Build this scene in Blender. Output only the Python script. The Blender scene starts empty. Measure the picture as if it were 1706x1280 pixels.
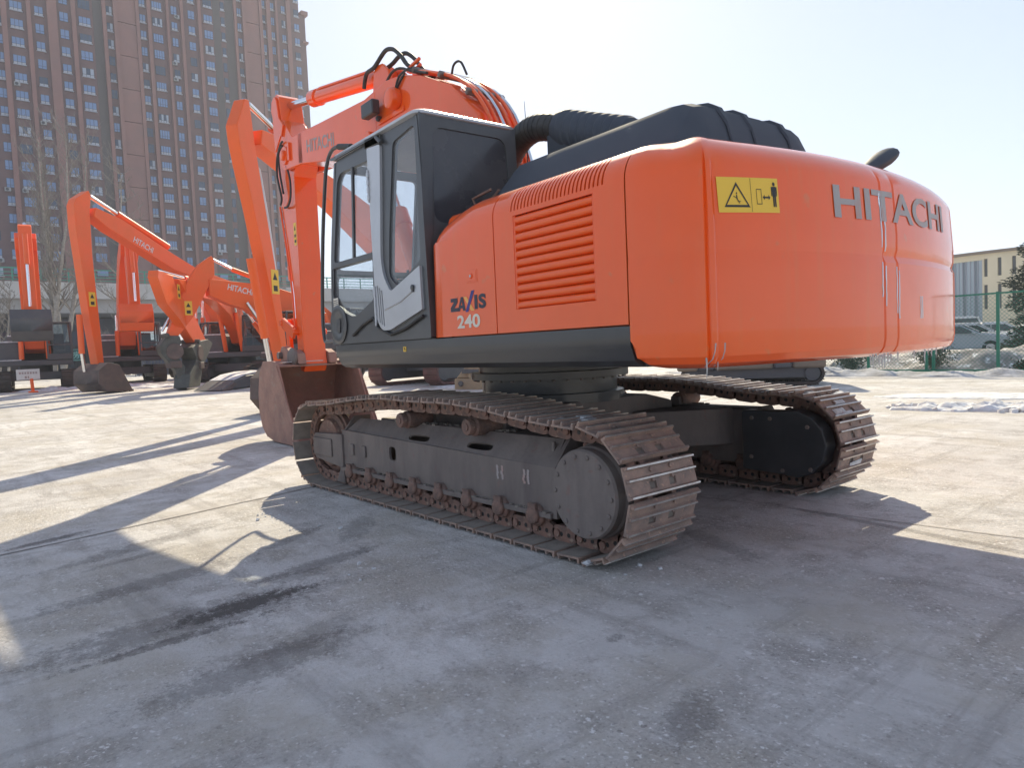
import bpy, bmesh, math, random
from mathutils import Vector, Matrix
from mathutils.geometry import tessellate_polygon

sc = bpy.context.scene
col = sc.collection
R = math.radians
random.seed(7)

# ------------------------------------------------------------------ camera, sky, sun, exposure
cam_d = bpy.data.cameras.new("camera")
cam_d.sensor_width = 36.0
cam_d.lens = 24.731
cam_d.clip_start = 0.05
cam_d.clip_end = 2000
cam = bpy.data.objects.new("camera", cam_d)
col.objects.link(cam)
_f = Vector((0.76593147, -0.64075627, -0.05272943))
_r = Vector((-0.64278745, -0.76487032, -0.04239912))
_u = Vector((0.01316368, -0.06636863, 0.99770834))
CAM = Vector((-4.60776633, 4.29098256, 1.26324772))
cam.matrix_world = Matrix(((_r.x, _u.x, -_f.x, CAM.x), (_r.y, _u.y, -_f.y, CAM.y), (_r.z, _u.z, -_f.z, CAM.z), (0, 0, 0, 1)))
sc.camera = cam

SUN_AZ, SUN_EL = -42.5, 36.0          # degrees; azimuth from +X towards +Y
world = bpy.data.worlds.new("World")
sc.world = world
world.use_nodes = True
wn = world.node_tree
wn.nodes.clear()
sky = wn.nodes.new("ShaderNodeTexSky")
sky.sky_type = 'NISHITA'
sky.sun_disc = False
sky.sun_elevation = R(SUN_EL)
sky.sun_rotation = R(90 - SUN_AZ)
sky.air_density = 0.5
sky.dust_density = 0.22
sky.ozone_density = 1.0
bg = wn.nodes.new("ShaderNodeBackground")
bg.inputs["Strength"].default_value = 0.138
wo = wn.nodes.new("ShaderNodeOutputWorld")
soft = wn.nodes.new("ShaderNodeGamma")          # tone curve: evens the whole sky out, for more fill in the shade
soft.inputs[1].default_value = 0.46
wn.links.new(sky.outputs[0], soft.inputs[0])
wn.links.new(soft.outputs[0], bg.inputs[0])
wn.links.new(bg.outputs[0], wo.inputs[0])

sun_d = bpy.data.lights.new("sun", 'SUN')
sun_d.energy = 2.0
sun_d.angle = R(0.53)
sun_d.color = (1.0, 0.885, 0.645)
sun = bpy.data.objects.new("sun", sun_d)
col.objects.link(sun)
_sd = Vector((math.cos(R(SUN_AZ)) * math.cos(R(SUN_EL)), math.sin(R(SUN_AZ)) * math.cos(R(SUN_EL)), math.sin(R(SUN_EL))))
sun.rotation_euler = _sd.to_track_quat('Z', 'Y').to_euler()

sc.view_settings.view_transform = 'Standard'
sc.view_settings.look = 'None'
sc.view_settings.gamma = 1.0
sc.view_settings.exposure = 1.95
sc.view_settings.use_curve_mapping = False
sc.cycles.use_denoising = True
sc.cycles.max_bounces = 8
sc.cycles.transparent_max_bounces = 24
sc.cycles.caustics_reflective = False
sc.cycles.caustics_refractive = False
sc.cycles.sample_clamp_indirect = 6.0

# ------------------------------------------------------------------ geometry helpers
class G:
    """collects vertices and faces, then links them as one mesh object"""
    def __init__(s):
        s.v, s.f, s.m = [], [], []
    def add(s, vs, fs, m=0):
        o = len(s.v)
        s.v += [tuple(p) for p in vs]
        s.f += [tuple(i + o for i in q) for q in fs]
        s.m += [m] * len(fs)
        return s
    def box(s, c, d, rot=None, m=0):
        x, y, z = d[0] / 2, d[1] / 2, d[2] / 2
        vs = [Vector((i, j, k)) for i in (-x, x) for j in (-y, y) for k in (-z, z)]
        if rot is not None:
            vs = [rot @ p for p in vs]
        c = Vector(c)
        return s.add([p + c for p in vs], [(0, 1, 3, 2), (4, 6, 7, 5), (0, 4, 5, 1), (2, 3, 7, 6), (0, 2, 6, 4), (1, 5, 7, 3)], m)
    def bx(s, x0, x1, y0, y1, z0, z1, m=0):
        return s.box(((x0 + x1) / 2, (y0 + y1) / 2, (z0 + z1) / 2), (x1 - x0, y1 - y0, z1 - z0), None, m)
    def prism(s, pts, a0, a1, axis='y', m=0):
        n = len(pts)
        def P(p, a):
            return (p[0], a, p[1]) if axis == 'y' else (a, p[0], p[1]) if axis == 'x' else (p[0], p[1], a)
        vs = [P(p, a0) for p in pts] + [P(p, a1) for p in pts]
        fs = [tuple(range(n))[::-1], tuple(range(n, 2 * n))] + [(i, (i + 1) % n, n + (i + 1) % n, n + i) for i in range(n)]
        return s.add(vs, fs, m)
    def tube(s, pts, r, n=8, m=0, caps=True):
        pts = [Vector(p) for p in pts]
        rr = r if isinstance(r, (list, tuple)) else [r] * len(pts)
        vs, fs = [], []
        nrm = None
        for i, p in enumerate(pts):
            t = (pts[min(i + 1, len(pts) - 1)] - pts[max(i - 1, 0)])
            if t.length < 1e-9:
                t = Vector((0, 0, 1))
            t.normalize()
            if nrm is None:
                a = Vector((0, 0, 1)) if abs(t.z) < 0.9 else Vector((1, 0, 0))
                nrm = t.cross(a).normalized()
            else:
                nrm = (nrm - t * nrm.dot(t))
                nrm = nrm.normalized() if nrm.length > 1e-6 else t.orthogonal().normalized()
            b = t.cross(nrm)
            for k in range(n):
                a = 2 * math.pi * k / n
                vs.append(p + (nrm * math.cos(a) + b * math.sin(a)) * rr[i])
        for i in range(len(pts) - 1):
            for k in range(n):
                fs.append((i * n + k, i * n + (k + 1) % n, (i + 1) * n + (k + 1) % n, (i + 1) * n + k))
        if caps:
            fs.append(tuple(range(n))[::-1])
            fs.append(tuple(range((len(pts) - 1) * n, len(pts) * n)))
        return s.add(vs, fs, m)
    def lathe(s, prof, c, axis='y', n=24, m=0, cap=True):
        """prof: (radius, position along the axis)"""
        vs, fs = [], []
        for r, a in prof:
            for k in range(n):
                t = 2 * math.pi * k / n
                u, w = r * math.cos(t), r * math.sin(t)
                q = (u, a, w) if axis == 'y' else (a, u, w) if axis == 'x' else (u, w, a)
                vs.append((q[0] + c[0], q[1] + c[1], q[2] + c[2]))
        for i in range(len(prof) - 1):
            for k in range(n):
                fs.append((i * n + k, i * n + (k + 1) % n, (i + 1) * n + (k + 1) % n, (i + 1) * n + k))
        if cap:
            fs.append(tuple(range(n))[::-1])
            fs.append(tuple(range((len(prof) - 1) * n, len(prof) * n)))
        return s.add(vs, fs, m)
    def grid(s, rows, m=0, wrap=False):
        nr, nc = len(rows), len(rows[0])
        vs = [p for r in rows for p in r]
        fs = []
        for i in range(nr - 1):
            for k in range(nc if wrap else nc - 1):
                fs.append((i * nc + k, i * nc + (k + 1) % nc, (i + 1) * nc + (k + 1) % nc, (i + 1) * nc + k))
        return s.add(vs, fs, m)
    def plate(s, outer, holes, mp, th, m=0):
        """a flat plate with holes; mp maps (u, v, depth) to a point"""
        loops = [outer] + holes
        flat = [p for l in loops for p in l]
        tri = tessellate_polygon([[Vector((p[0], p[1], 0)) for p in l] for l in loops])
        n = len(flat)
        vs = [mp(p[0], p[1], 0.0) for p in flat] + [mp(p[0], p[1], th) for p in flat]
        fs = [tuple(t) for t in tri] + [tuple(i + n for i in t)[::-1] for t in tri]
        o = 0
        for l in loops:
            k = len(l)
            fs += [(o + i, o + (i + 1) % k, n + o + (i + 1) % k, n + o + i) for i in range(k)]
            o += k
        return s.add(vs, fs, m)
    def mesh(s, name, mats, bev=0.0, seg=1, ang=35, merge=True):
        me = bpy.data.meshes.new(name)
        me.from_pydata(s.v, [], s.f)
        for k in (mats if isinstance(mats, (list, tuple)) else [mats]):
            me.materials.append(k)
        me.polygons.foreach_set("material_index", s.m)
        bm = bmesh.new()
        bm.from_mesh(me)
        if merge:
            bmesh.ops.remove_doubles(bm, verts=bm.verts, dist=1e-5)
            bmesh.ops.recalc_face_normals(bm, faces=bm.faces)
        if bev > 0:
            es = [e for e in bm.edges if len(e.link_faces) == 2 and e.calc_face_angle(0) > R(30)]
            if es:
                bmesh.ops.bevel(bm, geom=es, offset=bev, offset_type='OFFSET', segments=seg, profile=0.5, affect='EDGES', clamp_overlap=True)
        for f in bm.faces:
            f.smooth = ang > 0
        bm.to_mesh(me)
        bm.free()
        if ang > 0:
            me.set_sharp_from_angle(angle=R(ang))
        return me
    def obj(s, name, mats, parent=None, bev=0.0, seg=1, ang=35, rz=0.0, merge=True):
        o = link(name, s.mesh(name, mats, bev, seg, ang, merge), parent, rz)
        if bev > 0 and ang > 0:
            w = o.modifiers.new("weighted_normal", 'WEIGHTED_NORMAL'); w.keep_sharp = True; w.weight = 80
        return o

def link(name, me, parent=None, rz=0.0, loc=None):
    o = bpy.data.objects.new(name, me)
    col.objects.link(o)
    if parent is not None:
        o.parent = parent
    if rz:
        o.rotation_euler.z = rz
    if loc is not None:
        o.location = loc
    return o

def smooth(pts, n=5):
    """a flowing line through the given points"""
    P = [Vector(p) for p in pts]; out = []
    for i in range(len(P) - 1):
        p0, p1, p2, p3 = P[max(i - 1, 0)], P[i], P[i + 1], P[min(i + 2, len(P) - 1)]
        for k in range(n):
            t = k / n
            out.append(0.5 * (2 * p1 + (p2 - p0) * t + (2 * p0 - 5 * p1 + 4 * p2 - p3) * t * t + (3 * p1 - p0 - 3 * p2 + p3) * t ** 3))
    return out + [P[-1]]

def tag(o, label=None, cat=None, group=None, kind=None):
    if label: o["label"] = label
    if cat: o["category"] = cat
    if group: o["group"] = group
    if kind: o["kind"] = kind
    return o

def empty(name, loc=(0, 0, 0), rz=0.0):
    o = bpy.data.objects.new(name, None)
    o.empty_display_size = 0.3
    col.objects.link(o)
    o.location = loc
    o.rotation_euler.z = rz
    return o

def text_geo(body, size, bold=0.0, shear=0.0, stretch=1.0, align='LEFT'):
    """flat lettering as 2-D vertices and faces"""
    cu = bpy.data.curves.new("lettering", 'FONT')
    cu.body = body
    cu.size = size
    cu.offset = bold
    cu.shear = shear
    cu.align_x = align
    cu.resolution_u = 4
    o = bpy.data.objects.new("lettering", cu)
    col.objects.link(o)
    bpy.context.view_layer.update()
    me = bpy.data.meshes.new_from_object(o.evaluated_get(bpy.context.evaluated_depsgraph_get()))
    vs = [(v.co.x * stretch, v.co.y) for v in me.vertices]
    fs = [tuple(p.vertices) for p in me.polygons]
    bpy.data.objects.remove(o)
    bpy.data.curves.remove(cu)
    bpy.data.meshes.remove(me)
    return vs, fs

def text_obj(body, size, mp, m, parent, name="lettering", fit=None, **k):
    """lettering laid on a surface: mp maps (u, v) to a point; fit = (width, height) of the whole word"""
    rz = k.pop("rz", 0.0)
    vs, fs = text_geo(body, size, **k)
    if not vs:
        return None
    if fit:
        x0, x1 = min(v[0] for v in vs), max(v[0] for v in vs)
        y0, y1 = min(v[1] for v in vs), max(v[1] for v in vs)
        vs = [((v[0] - x0) / (x1 - x0) * fit[0], (v[1] - y0) / (y1 - y0) * fit[1]) for v in vs]
    g = G()
    g.add([mp(*v) for v in vs], fs)
    return g.obj(name, m, parent, ang=0, rz=rz, merge=False)

# ------------------------------------------------------------------ materials
def mat(name, c1, c2=None, scale=4.0, lo=0.35, hi=0.65, rough=0.5, rough2=None, metal=0.0, coat=0.0, bump=0.0, bscale=60.0, detail=6.0, stretch=None, c3=None, s3=30.0, t3=0.6):
    m = bpy.data.materials.new(name)
    m.use_nodes = True
    nt = m.node_tree
    p = nt.nodes["Principled BSDF"]
    p.inputs["Roughness"].default_value = rough
    p.inputs["Metallic"].default_value = metal
    p.inputs["Coat Weight"].default_value = coat
    p.inputs["Coat Roughness"].default_value = 0.08
    p.inputs["Base Color"].default_value = (*c1, 1)
    tc = nt.nodes.new("ShaderNodeTexCoord")
    src = tc.outputs["Object"]
    if stretch:
        mpn = nt.nodes.new("ShaderNodeMapping")
        mpn.inputs["Scale"].default_value = stretch
        nt.links.new(src, mpn.inputs[0])
        src = mpn.outputs[0]
    if c2 is not None:
        n = nt.nodes.new("ShaderNodeTexNoise")
        n.inputs["Scale"].default_value = scale
        n.inputs["Detail"].default_value = detail
        n.inputs["Roughness"].default_value = 0.62
        nt.links.new(src, n.inputs["Vector"])
        r = nt.nodes.new("ShaderNodeMapRange")
        r.inputs[1].default_value, r.inputs[2].default_value = lo, hi
        nt.links.new(n.outputs[0], r.inputs[0])
        x = nt.nodes.new("ShaderNodeMix")
        x.data_type = 'RGBA'
        x.inputs[6].default_value = (*c1, 1)
        x.inputs[7].default_value = (*c2, 1)
        nt.links.new(r.outputs[0], x.inputs[0])
        out = x.outputs[2]
        if c3 is not None:
            n3 = nt.nodes.new("ShaderNodeTexNoise")
            n3.inputs["Scale"].default_value = s3
            n3.inputs["Detail"].default_value = 8
            nt.links.new(src, n3.inputs["Vector"])
            r3 = nt.nodes.new("ShaderNodeMapRange")
            r3.inputs[1].default_value, r3.inputs[2].default_value = t3, t3 + 0.08
            nt.links.new(n3.outputs[0], r3.inputs[0])
            x3 = nt.nodes.new("ShaderNodeMix")
            x3.data_type = 'RGBA'
            x3.inputs[7].default_value = (*c3, 1)
            nt.links.new(r3.outputs[0], x3.inputs[0])
            nt.links.new(out, x3.inputs[6])
            out = x3.outputs[2]
        nt.links.new(out, p.inputs["Base Color"])
        if rough2 is not None:
            q = nt.nodes.new("ShaderNodeMapRange")
            q.inputs[3].default_value, q.inputs[4].default_value = rough, rough2
            nt.links.new(r.outputs[0], q.inputs[0])
            nt.links.new(q.outputs[0], p.inputs["Roughness"])
    if bump > 0:
        b = nt.nodes.new("ShaderNodeTexNoise")
        b.inputs["Scale"].default_value = bscale
        b.inputs["Detail"].default_value = 5
        nt.links.new(src, b.inputs["Vector"])
        bb = nt.nodes.new("ShaderNodeBump")
        bb.inputs["Strength"].default_value = bump
        bb.inputs["Distance"].default_value = 0.02
        nt.links.new(b.outputs[0], bb.inputs["Height"])
        nt.links.new(bb.outputs[0], p.inputs["Normal"])
    return m

def glass_mat(name, tint, gloss=0.12, rough=0.02, pale_veil=0.0):
    """clear pane: tinted see-through plus mirror reflection by fresnel"""
    m = bpy.data.materials.new(name)
    m.use_nodes = True
    nt = m.node_tree
    nt.nodes.clear()
    out = nt.nodes.new("ShaderNodeOutputMaterial")
    t = nt.nodes.new("ShaderNodeBsdfTransparent")
    t.inputs[0].default_value = (*tint, 1)
    gl = nt.nodes.new("ShaderNodeBsdfGlossy")
    gl.inputs["Roughness"].default_value = rough
    lw = nt.nodes.new("ShaderNodeLayerWeight")
    lw.inputs[0].default_value = gloss
    mx = nt.nodes.new("ShaderNodeMixShader")
    nt.links.new(lw.outputs["Fresnel"], mx.inputs[0])
    nt.links.new(t.outputs[0], mx.inputs[1])
    nt.links.new(gl.outputs[0], mx.inputs[2])
    if pale_veil:  # whitish diffuse film paints a pale glare veil onto the pane
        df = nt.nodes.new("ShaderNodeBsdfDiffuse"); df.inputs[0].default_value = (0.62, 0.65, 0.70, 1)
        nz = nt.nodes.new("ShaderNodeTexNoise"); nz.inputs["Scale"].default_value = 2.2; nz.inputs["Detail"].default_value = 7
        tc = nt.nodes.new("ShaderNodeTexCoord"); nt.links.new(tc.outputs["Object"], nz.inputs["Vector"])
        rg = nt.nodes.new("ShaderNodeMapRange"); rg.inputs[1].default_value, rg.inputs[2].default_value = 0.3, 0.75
        rg.inputs[3].default_value, rg.inputs[4].default_value = pale_veil * 0.6, pale_veil * 1.5
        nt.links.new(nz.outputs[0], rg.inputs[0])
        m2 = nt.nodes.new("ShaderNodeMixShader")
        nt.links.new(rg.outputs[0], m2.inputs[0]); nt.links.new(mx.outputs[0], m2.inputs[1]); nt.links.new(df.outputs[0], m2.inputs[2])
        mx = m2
    clear = nt.nodes.new("ShaderNodeBsdfTransparent")
    geo = nt.nodes.new("ShaderNodeNewGeometry")
    m3 = nt.nodes.new("ShaderNodeMixShader")        # a pane reflects and tints once: its inner face is clear
    nt.links.new(geo.outputs["Backfacing"], m3.inputs[0]); nt.links.new(mx.outputs[0], m3.inputs[1]); nt.links.new(clear.outputs[0], m3.inputs[2])
    nt.links.new(m3.outputs[0], out.inputs[0])
    return m

M = {}
M['orange'] = mat("orange_paint", (0.90, 0.108, 0.006), (0.82, 0.105, 0.010), 1.6, 0.35, 0.7, rough=0.42, rough2=0.54, coat=0.9, c3=(0.74, 0.15, 0.04), s3=9.0, t3=0.66)
def streaks(m, col_, amount, scale=(14.0, 14.0, 0.7), lo=0.52, hi=0.72):
    """faint vertical run-off streaks and dirt over a paint"""
    nt = m.node_tree; p = nt.nodes["Principled BSDF"]
    src = p.inputs["Base Color"].links[0].from_socket
    tc = nt.nodes.new("ShaderNodeTexCoord"); mp = nt.nodes.new("ShaderNodeMapping"); mp.inputs["Scale"].default_value = scale
    n = nt.nodes.new("ShaderNodeTexNoise"); n.inputs["Scale"].default_value = 1.0; n.inputs["Detail"].default_value = 7; n.inputs["Roughness"].default_value = 0.65
    r = nt.nodes.new("ShaderNodeMapRange"); r.inputs[1].default_value, r.inputs[2].default_value, r.inputs[4].default_value = lo, hi, amount
    x = nt.nodes.new("ShaderNodeMix"); x.data_type = 'RGBA'; x.inputs[7].default_value = (*col_, 1)
    nt.links.new(tc.outputs["Object"], mp.inputs[0]); nt.links.new(mp.outputs[0], n.inputs["Vector"]); nt.links.new(n.outputs[0], r.inputs[0])
    nt.links.new(r.outputs[0], x.inputs[0]); nt.links.new(src, x.inputs[6]); nt.links.new(x.outputs[2], p.inputs["Base Color"])
    if p.inputs["Coat Weight"].default_value > 0.3:
        q = nt.nodes.new("ShaderNodeMapRange"); q.inputs[1].default_value, q.inputs[2].default_value = lo - 0.15, hi
        q.inputs[3].default_value, q.inputs[4].default_value = 0.03, 0.16
        nt.links.new(n.outputs[0], q.inputs[0]); nt.links.new(q.outputs[0], p.inputs["Coat Roughness"])
M['orange'].node_tree.nodes["Principled BSDF"].inputs["Specular IOR Level"].default_value = 0.2
M['orange'].node_tree.nodes["Principled BSDF"].inputs["Coat IOR"].default_value = 1.5
streaks(M['orange'], (0.74, 0.17, 0.04), 0.30)
M['orange_far'] = mat("orange_paint_dusty", (0.90, 0.115, 0.008), (0.80, 0.13, 0.02), 1.2, 0.35, 0.7, rough=0.4, rough2=0.55, coat=0.15)
M['black_paint'] = mat("black_paint", (0.040, 0.042, 0.047), (0.06, 0.06, 0.064), 2.5, rough=0.30, rough2=0.45, coat=0.2)
M['frame_dark'] = mat("dirty_dark_steel", (0.165, 0.138, 0.128), (0.215, 0.18, 0.165), 3.0, 0.38, 0.68, rough=0.62, rough2=0.8, bump=0.15, bscale=40, c3=(0.21, 0.14, 0.125), s3=14.0, t3=0.62)
streaks(M['frame_dark'], (0.095, 0.075, 0.075), 0.6, (5.0, 5.0, 1.1), 0.46, 0.70)
M['rust'] = mat("rusty_steel", (0.27, 0.15, 0.115), (0.15, 0.10, 0.085), 9.0, 0.35, 0.62, rough=0.75, bump=0.35, bscale=55, c3=(0.32, 0.23, 0.18), s3=26.0, t3=0.60)
M['shoe'] = mat("worn_track_shoe", (0.37, 0.25, 0.20), (0.21, 0.165, 0.15), 7.0, 0.35, 0.65, rough=0.65, rough2=0.8, bump=0.3, bscale=70, c3=(0.46, 0.30, 0.22), s3=30.0, t3=0.60)
M['shoe_dusty'] = mat("dusty_shoe_steel", (0.27, 0.235, 0.205), (0.17, 0.145, 0.128), 6.0, rough=0.85, bump=0.3, bscale=80)
M['shine'] = mat("polished_grouser_steel", (0.62, 0.60, 0.58), (0.40, 0.35, 0.32), 14.0, rough=0.34, metal=0.6)
M['bucket'] = mat("rusty_bucket_steel", (0.38, 0.20, 0.15), (0.26, 0.15, 0.125), 3.5, 0.32, 0.68, rough=0.6, rough2=0.8, bump=0.25, bscale=35, c3=(0.33, 0.23, 0.18), s3=12.0, t3=0.62)
M['chrome'] = mat("chrome_rod", (0.75, 0.76, 0.78), rough=0.12, metal=1.0)
M['silver'] = mat("silver_trim_paint", (0.52, 0.53, 0.56), (0.46, 0.47, 0.50), 3.0, rough=0.32, metal=0.35, coat=0.2)
M['hose'] = mat("black_rubber", (0.022, 0.022, 0.024), (0.045, 0.042, 0.04), 12.0, rough=0.6)
M['cover'] = mat("faded_black_cover", (0.055, 0.064, 0.085), (0.070, 0.080, 0.10), 4.0, rough=0.62, rough2=0.72)
M['cover'].node_tree.nodes["Principled BSDF"].inputs["Specular IOR Level"].default_value = 0.2
M['cabin'] = mat("dark_grey_cab_paint", (0.060, 0.063, 0.070), (0.075, 0.077, 0.082), 3.0, rough=0.36, coat=0.15)
M['soft'] = mat("dark_seat_cloth", (0.035, 0.036, 0.04), (0.06, 0.06, 0.062), 30.0, rough=0.9)
M['beige'] = mat("beige_cab_lining", (0.50, 0.45, 0.38), (0.42, 0.38, 0.33), 5.0, rough=0.8)
M['glass'] = glass_mat("cab_glass", (0.86, 0.91, 0.95), 0.45, pale_veil=0.13)
M['glass_dark'] = mat("dusty_tinted_rear_glass", (0.040, 0.040, 0.048), (0.065, 0.062, 0.068), 2.0, rough=0.14, rough2=0.35, coat=0.3)
M['yellow'] = mat("yellow_decal", (0.80, 0.50, 0.045), rough=0.4)
M['ink'] = mat("black_print", (0.02, 0.018, 0.018), rough=0.5)
M['grey_print'] = mat("grey_print", (0.36, 0.325, 0.325), (0.46, 0.24, 0.20), 9.0, 0.45, 0.75, rough=0.5)
M['navy'] = mat("navy_print", (0.028, 0.027, 0.05), rough=0.45)
M['blue'] = mat("blue_print", (0.03, 0.03, 0.22), rough=0.45)
M['amber'] = mat("amber_print", (0.85, 0.42, 0.10), rough=0.45)
M['white'] = mat("white_print", (0.72, 0.66, 0.58), rough=0.5)
M['white_paint'] = mat("white_paint", (0.72, 0.72, 0.70), (0.6, 0.6, 0.6), 4.0, rough=0.5)
M['ice'] = mat("clear_ice", (0.85, 0.88, 0.92), rough=0.12)
M['ice'].node_tree.nodes["Principled BSDF"].inputs["Transmission Weight"].default_value = 0.6
M['snow'] = mat("snow", (0.70, 0.71, 0.74), (0.44, 0.43, 0.44), 6.0, 0.38, 0.66, rough=0.75, bump=0.5, bscale=25)
M['snow_dirty'] = mat("dirty_snow", (0.40, 0.38, 0.38), (0.20, 0.18, 0.17), 3.0, 0.35, 0.65, rough=0.9, bump=0.8, bscale=14, c3=(0.72, 0.73, 0.76), s3=5.0, t3=0.58)
M['lamp'] = mat("lamp_housing", (0.05, 0.05, 0.055), rough=0.4)

# ------------------------------------------------------------------ terrain height
def gz(x, y):
    s = (x - CAM.x) * math.cos(R(-9)) + (y - CAM.y) * math.sin(R(-9)) - 13
    s = math.log1p(math.exp(s)) if s < 30 else s
    return 0.012 * min(s, 34.0)
# ------------------------------------------------------------------ the setting: ground
from mathutils import noise as mnoise

def ground_material():
    m = bpy.data.materials.new("worn_concrete")
    m.use_nodes = True
    nt = m.node_tree
    L = nt.links.new
    p = nt.nodes["Principled BSDF"]
    p.inputs["Specular IOR Level"].default_value = 0.25
    tc = nt.nodes.new("ShaderNodeTexCoord")
    def noise(scale, detail=8, rough=0.6, stretch=None, rot=0.0):
        src = tc.outputs["Object"]
        if stretch:
            mp = nt.nodes.new("ShaderNodeMapping")
            mp.inputs["Scale"].default_value = stretch
            mp.inputs["Rotation"].default_value = (0, 0, rot)
            L(src, mp.inputs[0]); src = mp.outputs[0]
        n = nt.nodes.new("ShaderNodeTexNoise")
        n.inputs["Scale"].default_value = scale
        n.inputs["Detail"].default_value = detail
        n.inputs["Roughness"].default_value = rough
        L(src, n.inputs["Vector"])
        return n.outputs[0]
    def rng(v, a, b, c=0.0, d=1.0):
        r = nt.nodes.new("ShaderNodeMapRange")
        r.inputs[1].default_value, r.inputs[2].default_value, r.inputs[3].default_value, r.inputs[4].default_value = a, b, c, d
        L(v, r.inputs[0]); return r.outputs[0]
    def mix(f, a, b):
        x = nt.nodes.new("ShaderNodeMix"); x.data_type = 'RGBA'
        if isinstance(f, float): x.inputs[0].default_value = f
        else: L(f, x.inputs[0])
        for i, q in ((6, a), (7, b)):
            if isinstance(q, tuple): x.inputs[i].default_value = (*q, 1)
            else: L(q, x.inputs[i])
        return x.outputs[2]
    def mul(a, b, op='MULTIPLY'):
        x = nt.nodes.new("ShaderNodeMath"); x.operation = op; x.use_clamp = True
        for i, q in ((0, a), (1, b)):
            if isinstance(q, float): x.inputs[i].default_value = q
            else: L(q, x.inputs[i])
        return x.outputs[0]
    c = mix(rng(noise(0.55, 10, 0.68), 0.38, 0.62), (0.70, 0.675, 0.665), (0.50, 0.475, 0.46))
    c = mix(mul(rng(noise(2.6, 10, 0.75), 0.48, 0.62), 0.7), c, (0.34, 0.31, 0.29))
    c = mix(mul(rng(noise(0.9, 8, 0.7, (1, 1, 0.001), 1.0), 0.47, 0.60), 0.6), c, (0.46, 0.415, 0.355))
    # tyre and track scrub marks, drawn out along two directions
    c = mix(mul(rng(noise(1.0, 7, 0.65, (0.5, 4.0, 1), 0.25), 0.53, 0.70), 0.55), c, (0.26, 0.235, 0.22))
    c = mix(mul(rng(noise(1.3, 7, 0.65, (4.5, 0.35, 1), 0.1), 0.56, 0.70), 0.45), c, (0.25, 0.225, 0.21))
    # exposed aggregate and pits: irregular pale and dark grains of several sizes, clustered
    cl = rng(noise(1.3, 6, 0.7), 0.38, 0.60)
    for sc_n, th, col_, st in ((38.0, 0.63, (0.84, 0.82, 0.82), 0.75), (24.0, 0.655, (0.86, 0.84, 0.84), 0.8), (13.0, 0.69, (0.88, 0.86, 0.86), 0.8), (46.0, 0.635, (0.22, 0.205, 0.20), 0.6), (22.0, 0.665, (0.22, 0.20, 0.19), 0.6), (9.0, 0.70, (0.26, 0.24, 0.23), 0.6)):
        gr = mul(rng(noise(sc_n, 2.5, 0.5, (1, 1, 0.001), sc_n), th, th + 0.035), st)
        c = mix(mul(gr, cl), c, col_)
    fine = noise(55.0, 5, 0.75)
    c = mix(mul(mul(rng(fine, 0.52, 0.66), cl), 0.55), c, (0.27, 0.25, 0.235))
    c = mix(mul(mul(rng(fine, 0.46, 0.34), cl), 0.5), c, (0.84, 0.81, 0.78))
    # oil stains with a shape of their own
    sp = nt.nodes.new("ShaderNodeSeparateXYZ"); L(tc.outputs["Object"], sp.inputs[0])
    def stain(cx, cy, ax, ay, rot, strength, c, col_):
        ca, sa = math.cos(rot), math.sin(rot)
        dx, dy = mul2(sp.outputs[0], 1.0, -cx), mul2(sp.outputs[1], 1.0, -cy)
        u = lin(dx, ca / ax, dy, sa / ax); w = lin(dx, -sa / ay, dy, ca / ay)
        d = nt.nodes.new("ShaderNodeMath"); d.operation = 'ADD'
        L(sq(u), d.inputs[0]); L(sq(w), d.inputs[1])
        e = nt.nodes.new("ShaderNodeMath"); e.operation = 'MULTIPLY_ADD'
        L(noise(13.0, 14, 0.9), e.inputs[0]); e.inputs[1].default_value = 7.5; e.inputs[2].default_value = -3.6
        g = nt.nodes.new("ShaderNodeMath"); g.operation = 'ADD'
        L(d.outputs[0], g.inputs[0]); L(e.outputs[0], g.inputs[1])
        return mix(mul(rng(g.outputs[0], 1.0, 0.55), strength), c, col_)
    def mul2(v, k, add):
        x = nt.nodes.new("ShaderNodeMath"); x.operation = 'MULTIPLY_ADD'
        L(v, x.inputs[0]); x.inputs[1].default_value = k; x.inputs[2].default_value = add
        return x.outputs[0]
    def lin(a, ka, b, kb):
        x = mul2(a, ka, 0.0); y = nt.nodes.new("ShaderNodeMath"); y.operation = 'MULTIPLY_ADD'
        L(b, y.inputs[0]); y.inputs[1].default_value = kb; L(x, y.inputs[2])
        return y.outputs[0]
    def sq(a):
        x = nt.nodes.new("ShaderNodeMath"); x.operation = 'MULTIPLY'
        L(a, x.inputs[0]); L(a, x.inputs[1]); return x.outputs[0]
    for s in ((-1.2, 3.5, 0.05, 0.5, 0.05, 0.6), (0.45, 3.3, 0.05, 0.4, 0.3, 0.35), (-0.98, 3.12, 0.12, 0.42, 0.1, 0.95), (-1.0, 3.35, 0.24, 0.8, 0.05, 0.5), (-0.6, 2.5, 0.10, 0.5, 0.15, 0.5), (-0.2, 3.35, 0.14, 0.7, 0.2, 0.45), (0.75, 3.2, 0.12, 0.7, 0.35, 0.4), (-1.75, 3.3, 0.16, 0.6, 0.1, 0.45), (0.0, 1.95, 0.12, 0.45, 0.9, 0.4), (-2.1, 0.6, 0.10, 0.5, 1.2, 0.35), (-2.9, -0.4, 0.05, 1.4, 1.45, 0.45), (-3.2, 2.4, 0.10, 0.22, 0.4, 0.4), (-0.72, 2.72, 0.10, 0.25, -0.2, 0.4), (1.46, 3.66, 0.07, 0.35, 0.3, 0.75),
              (-1.6, 3.0, 0.12, 0.3, 0.4, 0.3), (0.1, 2.4, 0.08, 0.4, 0.5, 0.4), (-2.6, 2.1, 0.04, 0.05, 0.0, 0.5), (-2.9, 3.5, 0.12, 0.25, 0.9, 0.25)):
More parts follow.
